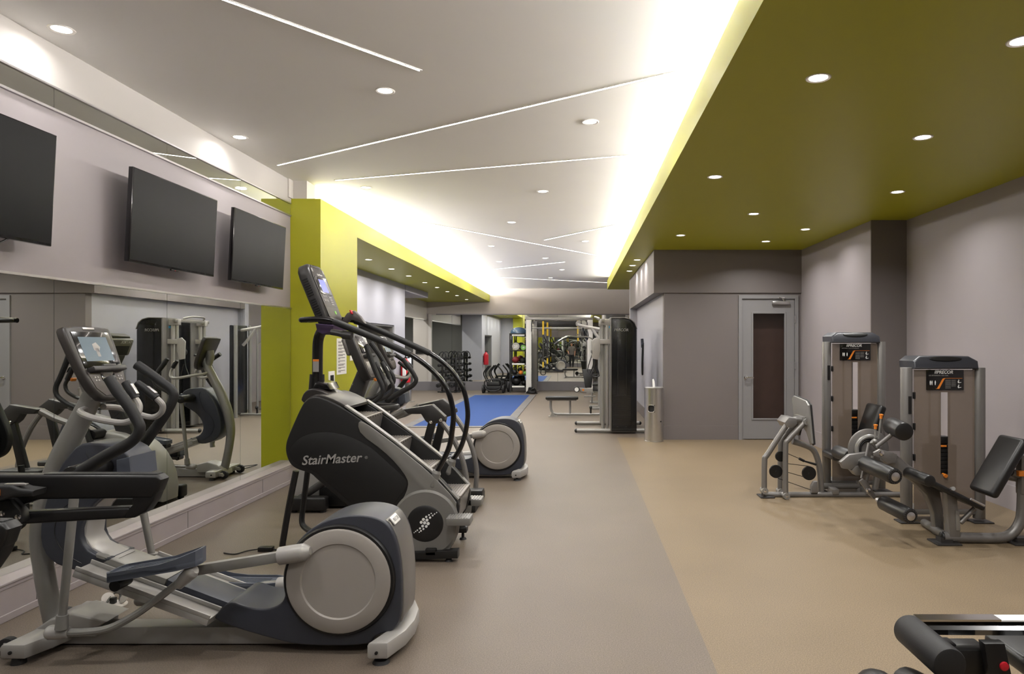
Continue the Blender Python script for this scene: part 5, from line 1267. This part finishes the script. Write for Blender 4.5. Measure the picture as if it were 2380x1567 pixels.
def kettle(x, y, z, r, m, label):
    t = thing('kettlebell', label, 'kettlebell', (x, y, z), 'kettlebells on the storage rack')
    B().ball((x, y, z + r * .92), r, u=18, v=12).out('bell', m, t)
    B().tube([Vector((x - r * .55, y, z + r * 1.6)), Vector((x - r * .7, y, z + r * 2.1)), Vector((x - r * .35, y, z + r * 2.5)), Vector((x + r * .35, y, z + r * 2.5)), Vector((x + r * .7, y, z + r * 2.1)), Vector((x + r * .55, y, z + r * 1.6))], r * .2, 8, 4).out('handle', 'charcoal', t)
kettle(-2.12, 23.36, SH[3], .095, 'black', 'black kettlebell, leftmost on the rack')
kettle(-1.92, 23.34, SH[3], .075, 'orange', 'orange kettlebell on the rack')
kettle(-1.78, 23.36, SH[3], .06, 'ball_green', 'green kettlebell on the rack')

# ---- white training rig with bar and straps
t = thing('training_rig', 'white steel training rig with pull-up bar in front of the far mirror', 'training rig', (-.7, 23.4, 0))
for x, y, m in ((-1.62, 22.95, 'white'), (-1.50, 24.1, 'silver'), (.42, 22.95, 'white'), (.42, 24.1, 'silver')):
    p = B().box(x - .09, x + .09, y - .06, y + .06, .02, 2.44, .006).out('upright', m, t)
    B().box(x - .12, x + .14, y - .1, y + .1, 0, .02, .004).out('foot_plate', 'silver_light', p)
    for z in (.35, .8, 1.3, 1.75):
        B().cyl((x + .088, y, z), (x + .094, y, z), .022, seg=12).out('bolt', 'charcoal', p)
B().box(-1.72, .52, 22.90, 23.0, 2.44, 2.52, .006).out('top_beam', 'silver_light', t)
B().box(-1.53, .36, 24.05, 24.13, 2.26, 2.42, .006).out('top_beam', 'charcoal', t)
for x in (-1.62, .42): B().box(x - .04, x + .04, 23.0, 24.1, 2.44, 2.52, .006).out('side_beam', 'silver_light', t)
br = B().cyl((-1.53, 22.95, 2.17), (.33, 22.95, 2.17), .024, seg=14).out('pull_up_bar', 'steel', t)
for x in (-1.525, .325): B().box(x - .01, x + .01, 22.86, 23.04, 2.05, 2.36, .004).out('bar_bracket', 'charcoal', br)
def strap(x, y, zt, zb, label):
    t = thing('suspension_strap', label, 'suspension strap', (x, y, zb), 'yellow suspension straps')
    B().box(x - .03, x + .03, y - .006, y + .006, zt - .45, zt, .002).out('anchor_strap', 'yellow', t, flat=True)
    B().box(x - .022, x + .022, y - .012, y + .012, zb + .42, zt - .45, .003).out('webbing', 'charcoal', t, flat=True)
    B().box(x - .025, x + .025, y - .01, y + .01, zb + .22, zb + .46, .002).out('lower_strap', 'yellow', t, flat=True)
    B().tube([Vector((x, y, zb + .24)), Vector((x - .08, y, zb + .1)), Vector((x - .055, y, zb)), Vector((x + .055, y, zb)), Vector((x + .08, y, zb + .1))], .014, 8, 3, closed=True).out('handle_loop', 'black', t)
strap(-1.14, 22.92, 2.40, .62, 'yellow and black suspension strap hanging nearest the white post')
strap(-1.00, 22.98, 2.36, .74, 'yellow and black suspension strap hanging second from the white post')
strap(.02, 22.95, 2.42, 1.5, 'yellow suspension strap bundled at the bar beside the cable machine')
t = thing('battle_rope', 'black battle rope heaped in coils at the foot of the white post', 'rope', (-1.52, 22.62, 0))
P = []
for k in range(60):
    a = k * .62; rr = .16 - .0016 * k + .02 * math.sin(k * 1.7)
    P.append(Vector((-1.50 + rr * 1.05 * math.cos(a), 22.62 + rr * math.sin(a), .022 + .19 * (k / 60) ** 1.1)))
B().tube(P, .022, 6, 2).out('coil', 'black', t)

# ---- cable machine with two black shrouded stacks
def cable_machine():
    t = thing('cable_machine', 'tall black shrouded double cable machine on silver floor tubes beside the steel bin', 'cable machine', (.75, 13.1, 0))
    for y0, y1 in ((12.46, 12.92), (13.38, 13.84)):
        xs = XZ([(1420, 1003), (1420, 740), (1452, 740), (1466, 744), (1475, 752), (1480, 768), (1480, 1003)], 12.46)
        sh = B().prism(xs, y0, y1, .02, 3).out('stack_shroud', 'black_shroud', t)
        B().prism([(xs[0][0] - .012, .05), (xs[1][0] - .012, 2.11), (xs[2][0], 2.115), (xs[3][0] + .005, 2.085), (xs[4][0] + .008, 2.02), (xs[5][0] + .012, 1.9), (xs[5][0], 1.9), (xs[4][0] - .005, 2.01), (xs[3][0] - .005, 2.07), (xs[2][0] - .005, 2.098), (xs[1][0] + .01, 2.095), (xs[0][0] + .01, .05)], y0 - .006, y1 + .006, .003).out('shroud_frame', 'silver_mid', sh)
        ym = (y0 + y1) / 2
        B().cyl((.47, ym, .06), (.47, ym, 2.03), .032, seg=14).out('guide_column', 'silver', t)
        B().box(.42, .64, ym - .05, ym + .05, 1.98, 2.09, .008).out('head_bracket', 'silver_light', t)
        B().box(.53, .56, ym - .04, ym + .04, .06, 2.0, .004).out('hole_column', 'silver_light', t)
        B().box(.40, .64, ym - .09, ym + .03, 1.63, 1.72, .008).prism([(.28, 1.36), (.38, 1.34), (.42, 1.5), (.42, 1.72), (.34, 1.75), (.27, 1.68)], ym - .09, ym - .06, .006).out('pulley_carriage', 'silver_light', t)
        B().lathe([(0, 0), (.075, 0), (.06, .014), (.075, .028), (0, .028)], (.34, ym - .05, 1.48), (0, 1, 0), 24).out('pulley', 'charcoal', t)
        B().tube([Vector((.34, ym, 1.42)), Vector((.31, ym, 1.2)), Vector((.26, ym, 1.05)), Vector((.40, ym, 1.04)), Vector((.34, ym, 1.25))], .012, 6, 3).out('cable_handle', 'black', t)
        pr = None
        for k in range(14):
            if pr is None: pr = B().box(.66, .98, ym - .12, ym + .12, .12, .155, .003, 1).out('weight_plate', 'charcoal', sh)
            else:
                c = pr.copy(); COL.objects.link(c); c.parent = sh; c.location = (0, 0, k * .04)
        for dx in (.74, .90): B().cyl((dx, ym, .1), (dx, ym, 2.0), .012, seg=8).out('guide_rod', 'steel', sh)
    text_mesh('maker_lettering', 'PRECOR', .07, 'letter', t, plane_mat((.66, 12.458, 1.86), (1, 0, 0), (0, 0, 1)), .2, .0006)
    for y in (12.55, 13.75):
        B().tube([Vector((-.01, y, .05)), Vector((1.24, y, .05))], .038, 12, 1).out('floor_tube', 'silver', t)
        for x in (-.02, 1.245): B().ball((x, y, .05), .039, (.9, 1, 1)).out('end_cap', 'black', t)
    B().box(.44, .50, 12.6, 13.75, 2.03, 2.09, .006).tube([Vector((.42, 12.8, 2.1)), Vector((.34, 12.95, 2.14)), Vector((.34, 13.35, 2.14)), Vector((.42, 13.5, 2.1))], .018, 8, 3).out('top_crossbar', 'silver', t)
    B().box(.58, .61, 12.64, 12.70, 1.92, 1.96).out('blue_tag', 'cyan', t)
cable_machine()

# ---- pulldown and row station
def pulldown():
    t = thing('lat_pulldown', 'silver lat pulldown station with long black bench and overhead bar', 'pulldown machine', (.2, 15.5, 0))
    Y = 15.5
    B().box(-.715, .02, Y - .13, Y + .13, .385, .455, .025, 3).out('bench_pad', 'vinyl', t)
    B().box(-.68, -.02, Y - .07, Y + .07, .36, .385).out('pad_plate', 'silver', t)
    B().tube([Vector((-.60, Y, .36)), Vector((-.60, Y, .2)), Vector((-.565, Y, .1)), Vector((-.47, Y, .055)), Vector((-.3, Y, .05)), Vector((.7, Y, .05))], .028, 10, 4).out('base_tube', 'silver', t)
    B().cyl((-.165, Y, .05), (-.165, Y, .37), .024, seg=10).out('bench_post', 'silver', t)
    B().ext([Vector((-.62, Y - .06, 0)), Vector((-.5, Y - .06, 0)), Vector((-.56, Y - .06, .13))], (0, .12, 0)).box(-.65, -.46, Y - .1, Y + .1, 0, .012).out('foot_plate', 'silver', t)
    B().cyl((.30, Y, .05), (.30, Y, .18), .02).ball((.30, Y - .02, .2), .045, (.7, 1, 1)).out('foot_stop', 'black', t)
    B().box(.66, .78, Y - .3, Y + .3, .05, 2.05, .02, 3).out('stack_tower', 'black_shroud', t)
    for y in (Y - .33, Y + .33): B().cyl((.62, y, 0), (.62, y, 2.05), .04, seg=12).out('upright', 'silver', t)
    B().tube([Vector((.72, Y, 1.93)), Vector((.3, Y, 2.0)), Vector((.0, Y, 2.07))], .035, 10, 2).tube([Vector((.62, Y, 1.6)), Vector((.45, Y, 1.8)), Vector((.33, Y, 1.98))], .035, 10, 2).out('boom', 'silver_light', t)
    for x in (.03, .14): B().lathe([(0, 0), (.07, 0), (.055, .014), (.07, .028), (0, .028)], (x, Y - .014, 2.09), (0, 1, 0), 20).out('pulley', 'silver', t)
    B().cyl((.02, Y, 2.04), (.02, Y, 1.8), .005, seg=6).out('cable', 'chrome', t)
    B().tube([Vector((-.50, Y - .5, 1.62)), Vector((-.25, Y - .42, 1.79)), Vector((.02, Y, 1.79)), Vector((.26, Y + .42, 1.79)), Vector((.5, Y + .5, 1.64))], .017, 8, 4).out('pulldown_bar', 'steel', t)
    B().tube([Vector((-.50, Y - .5, 1.62)), Vector((-.36, Y - .47, 1.72)), Vector((-.2, Y - .38, 1.79))], .022, 8, 3).out('bar_grip', 'rubber', t)
pulldown()
def ab_machine():
    Y = 19.2
    t = thing('seated_curl_station', 'silver exercise station with white capped roller and black tapered backrest', 'exercise machine', (.5, Y, 0))
    B().ext([Vector((.14, Y + .3, .92)), Vector((.46, Y + .3, .92)), Vector((.40, Y + .22, .40)), Vector((.22, Y + .22, .40))], (0, .08, 0), .02, 3).out('backrest', 'vinyl', t)
    r_ = B().cyl((-.02, Y - .28, .385), (-.02, Y + .1, .385), .078, seg=22, bev=.012).out('roller_pad', 'vinyl', t)
    B().lathe([(0, 0), (.058, 0), (.058, .004), (0, .004)], (-.02, Y - .286, .385), (0, 1, 0), 20).out('roller_cap', 'white', r_)
    B().prism([(.05, .42), (.42, .40), (.44, .28), (.1, .30)], Y - .1, Y - .02, .01).out('lever_arm', 'silver_light', t)
    B().lathe([(0, 0), (.03, 0), (.03, .012), (0, .012)], (.16, Y - .115, .36), (0, 1, 0), 14).out('pivot_knob', 'orange', t)
    B().tube([Vector((.42, Y - .06, .36)), Vector((.62, Y - .06, .36)), Vector((.68, Y - .06, .45)), Vector((.6, Y - .06, .6))], .02, 8, 3).out('handle', 'black', t)
    B().box(.42, .72, Y - .15, Y + .15, .46, .54, .02, 3).out('seat', 'vinyl', t)
    B().box(.7, .82, Y - .06, Y + .06, .0, 1.5, .008).cyl((.62, Y + .2, 0), (.62, Y + .2, 1.7), .04, seg=12).box(.3, .86, Y - .05, Y + .05, .30, .36).box(.35, .85, Y - .2, Y + .25, 0, .03, .006).out('frame', 'silver', t)
    B().cyl((.18, Y - .2, .19), (.5, Y - .2, .19), .02, seg=10).cyl((.4, Y - .2, .02), (.4, Y - .2, .3), .02).out('foot_bar', 'silver', t)
    B().box(.86, 1.12, Y - .25, Y + .25, .02, 1.6, .03, 3).out('stack_shroud', 'hood', t)
ab_machine()
t = thing('pulley_station', 'grey column pulley station with hanging handle, beyond the lat pulldown', 'exercise machine', (.6, 17.4, 0))
for y in (17.2, 17.6): B().cyl((.56, y, 0), (.56, y, 2.0), .035, seg=12).out('column', 'silver', t)
B().box(.60, .95, 17.15, 17.65, .05, 1.75, .04, 3).out('stack_shroud', 'hood', t)
B().box(.40, .62, 17.2, 17.6, 1.93, 2.0, .01).out('head', 'silver', t)
B().box(.3, 1.0, 17.1, 17.18, 0, .06, .01).box(.3, 1.0, 17.62, 17.70, 0, .06, .01).out('floor_bar', 'silver', t)
B().tube([Vector((.42, 17.4, 1.93)), Vector((.40, 17.38, 1.5)), Vector((.25, 17.3, .95)), Vector((.42, 17.3, .95)), Vector((.44, 17.4, 1.4))], .012, 6, 3).out('cable_handle', 'black', t)
t = thing('hanging_handles', 'bunch of black cable handles hanging near the overhead bar', 'handles', (.13, 16.2, 1.75))
for k in range(4): B().tube([Vector((.13 + .03 * math.cos(a + k) + k * .03, 16.2 + .1 * math.cos(a), 1.9 + .11 * math.sin(a) - k * .02)) for a in [x * math.pi / 4 for x in range(8)]], .014, 6, 2, closed=True).out('ring_handle', 'black', t)
B().cyl((.2, 16.2, 2.0), (.62, 16.2, 2.0), .015).cyl((.62, 16.2, 0), (.62, 16.2, 2.02), .025).out('hook_rail', 'silver', t)

# ---- small fittings
t = thing('jump_rope', 'black and blue jump rope hanging on the corridor wall behind cable machine', 'rope', (1.474, 16.0, 1.0))
B().tube([Vector((1.46, 15.3, 1.62)), Vector((1.45, 15.32, 1.2)), Vector((1.45, 15.36, .95)), Vector((1.45, 15.42, 1.2)), Vector((1.46, 15.4, 1.6))], .018, 6, 4).out('cord', 'black', t)
B().cyl((1.45, 15.35, 1.55), (1.44, 15.35, 1.75), .03).box(1.43, 1.474, 15.25, 15.45, 1.62, 1.66).out('hook_handles', 'navy', t)

t = thing('fire_extinguisher', 'red fire extinguisher on the end of the alcove wall', 'fire extinguisher', (-4.23, 16.95, .66))
B().lathe([(0, 0), (.10, 0), (.115, .02), (.115, .44), (.10, .50), (.05, .56), (.035, .60), (0, .60)], (-4.23, 16.95, .68), (0, 0, 1), 24).out('cylinder', 'red', t)
B().box(-4.27, -4.19, 16.80, 16.84, .85, 1.1, .003).out('label_plate', 'paper', t)
B().box(-4.26, -4.13, 16.93, 16.97, 1.28, 1.31, .004).box(-4.24, -4.22, 16.93, 16.97, 1.26, 1.36).out('valve', 'black', t)
B().box(-4.36, -4.30, 16.9, 17.0, .8, 1.1).out('wall_bracket', 'charcoal', t)
t = thing('sign_stand', 'slim chrome floor stand with small screen at the alcove corner', 'stand', (-4.76, 19.5, 0))
B().cyl((-4.76, 19.5, .01), (-4.76, 19.5, 1.05), .055, seg=16).lathe([(0, 0), (.15, 0), (.15, .012), (.06, .02), (0, .02)], (-4.76, 19.5, 0), (0, 0, 1), 24).out('post', 'steel', t)
B().box(-4.86, -4.66, 19.44, 19.5, 1.05, 1.3, .006).out('screen_frame', 'black', t)
B().box(-4.845, -4.69, 19.436, 19.44, 1.08, 1.28).out('display', 'screen_white', t, flat=True)
t = thing('wall_control_panel', 'small dark wall panel in steel frame on cream end wall', 'control panel', (-5.62, YF, 1.3))
B().box(-5.75, -5.42, YF - .012, YF, 1.26, 1.56, .003).out('frame', 'alu', t)
B().box(-5.72, -5.45, YF - .014, YF - .012, 1.29, 1.53).out('display', 'screen_black', t, flat=True)

# ---- photographer and tripod behind the camera, seen only in the far mirror
def skin_body(name, pts, edges, root, m, parent):
    off = Vector(parent.location)
    me = bpy.data.meshes.new(name); me.from_pydata([Vector(p[:3]) - off for p in pts], edges, [])
    o = bpy.data.objects.new(name, me); COL.objects.link(o); o.parent = parent
    md = o.modifiers.new('skin', 'SKIN')
    for i, p in enumerate(pts):
        sv = me.skin_vertices[0].data[i]; sv.radius = (p[3], p[4] if len(p) > 4 else p[3])
    me.skin_vertices[0].data[root].use_root = True
    s_ = o.modifiers.new('subsurf', 'SUBSURF'); s_.levels = 2; s_.render_levels = 2
    me.materials.append(MATS[m])
    return o
px_, py_ = -.42, -.82
per = thing('person', 'person in grey shirt and black trousers standing behind the camera, seen in mirror', 'person', (px_, py_, 0))
V = [(0, 0, .95, .15, .11), (0, 0, 1.15, .15, .105), (0, 0, 1.36, .17, .11), (0, 0, 1.47, .07, .07), (0, .01, 1.54, .055, .055), (0, .02, 1.64, .085, .10), (0, .02, 1.73, .08, .09),
     (-.19, 0, 1.41, .06), (-.25, .02, 1.15, .048), (-.22, .16, .98, .038), (-.20, .24, .97, .03),
     (.19, 0, 1.41, .06), (.25, .02, 1.15, .048), (.23, .10, .93, .038), (.22, .14, .85, .03),
     (-.09, 0, .88, .09), (-.10, .02, .50, .065), (-.10, -.02, .09, .045), (-.10, .12, .04, .035),
     (.09, 0, .88, .09), (.10, .02, .50, .065), (.10, -.02, .09, .045), (.10, .12, .04, .035)]
V = [(v[0] + px_, v[1] + py_, v[2]) + v[3:] for v in V]
E = [(0, 1), (1, 2), (2, 3), (3, 4), (4, 5), (5, 6), (2, 7), (7, 8), (8, 9), (9, 10), (2, 11), (11, 12), (12, 13), (13, 14), (0, 15), (15, 16), (16, 17), (17, 18), (0, 19), (19, 20), (20, 21), (21, 22)]
tmp = skin_body('body', V, E, 0, 'skin', per)
dg = bpy.context.evaluated_depsgraph_get(); dg.update()
bme = bpy.data.meshes.new_from_object(tmp.evaluated_get(dg))
bpy.data.objects.remove(tmp)
bme.shade_smooth()
if not bme.materials: bme.materials.append(MATS['skin'])
body = bpy.data.objects.new('body', bme); COL.objects.link(body); body.parent = per
def garment(nm, m, test, off):
    bm = bmesh.new(); bm.from_mesh(bme); bm.normal_update()
    bmesh.ops.delete(bm, geom=[f for f in bm.faces if not test(f.calc_center_median() + Vector((0, 0, 0)))], context='FACES')
    for v in bm.verts: v.co += v.normal * off
    b = B(); b.bm.free(); b.bm = bm
    for v in bm.verts: v.co += Vector(per.location)
    o = b.out(nm, m, per); o.data.materials.clear(); o.data.materials.append(MATS[m])
garment('shirt', 'shirt', lambda c: .90 < c.z < 1.485 and not (abs(c.x) > .17 and c.z < 1.17), .02)
garment('trousers', 'trousers', lambda c: .07 < c.z < .97 and abs(c.x) < .185, .014)
for s in (-1, 1):
    B().ball((px_ + s * .10, py_ + .05, .045), .05, (.95, 2.4, .9)).out('shoe', 'black', per)
    hx, hy, hz = (V[10] if s < 0 else V[14])[:3]
    b = B().ball((hx, hy + .03, hz - .01), .04, (.6, 1.1, .9))
    for k in range(4): b.tube([Vector((hx, hy + .06, hz + .018 - k * .017)), Vector((hx + .01, hy + .10, hz + .01 - k * .018)), Vector((hx + .02, hy + .12, hz - .012 - k * .018))], [.009, .008, .007], 6, 2)
    b.tube([Vector((hx - s * .02, hy + .02, hz + .02)), Vector((hx - s * .045, hy + .05, hz + .03)), Vector((hx - s * .05, hy + .08, hz + .025))], [.011, .010, .008], 6, 2)
    b.out('hand', 'skin', per)
    B().ball((px_ + s * .03, py_ + .108, 1.67), .011).out('eye', 'white', per)
    B().ball((px_ + s * .092, py_ + .02, 1.655), .026, (.4, .7, 1)).out('ear', 'skin', per)
B().ball((px_, py_ + .118, 1.645), .018, (.8, 1, 1.4)).out('nose', 'skin', per)
B().box(px_ - .026, px_ + .026, py_ + .100, py_ + .112, 1.597, 1.605, .003).out('mouth', 'red_dark', per)
B().ball((px_, py_ - .005, 1.71), .108, (.92, 1.05, .85)).out('hair', 'hair', per)
t = thing('camera_tripod', 'black tripod holding a camera, seen in the far mirror beside the person', 'tripod', (0, -.28, 0))
for k in range(3):
    a = math.radians(90 + 120 * k)
    B().tube([Vector((0, -.28, 1.35)), Vector((.4 * math.cos(a), -.28 + .32 * math.sin(a) - .05, .02))], [.02, .015], 8, 1).ball((.4 * math.cos(a), -.28 + .32 * math.sin(a) - .05, .02), .02).out('leg', 'black', t)
B().cyl((0, -.28, 1.3), (0, -.28, 1.54), .02).box(-.05, .05, -.33, -.23, 1.50, 1.55, .01).out('head', 'black_matte', t)
B().box(-.07, .07, -.32, -.24, 1.555, 1.655, .012).cyl((0, -.24, 1.61), (0, -.12, 1.61), .038, seg=20).out('camera_body', 'black', t)
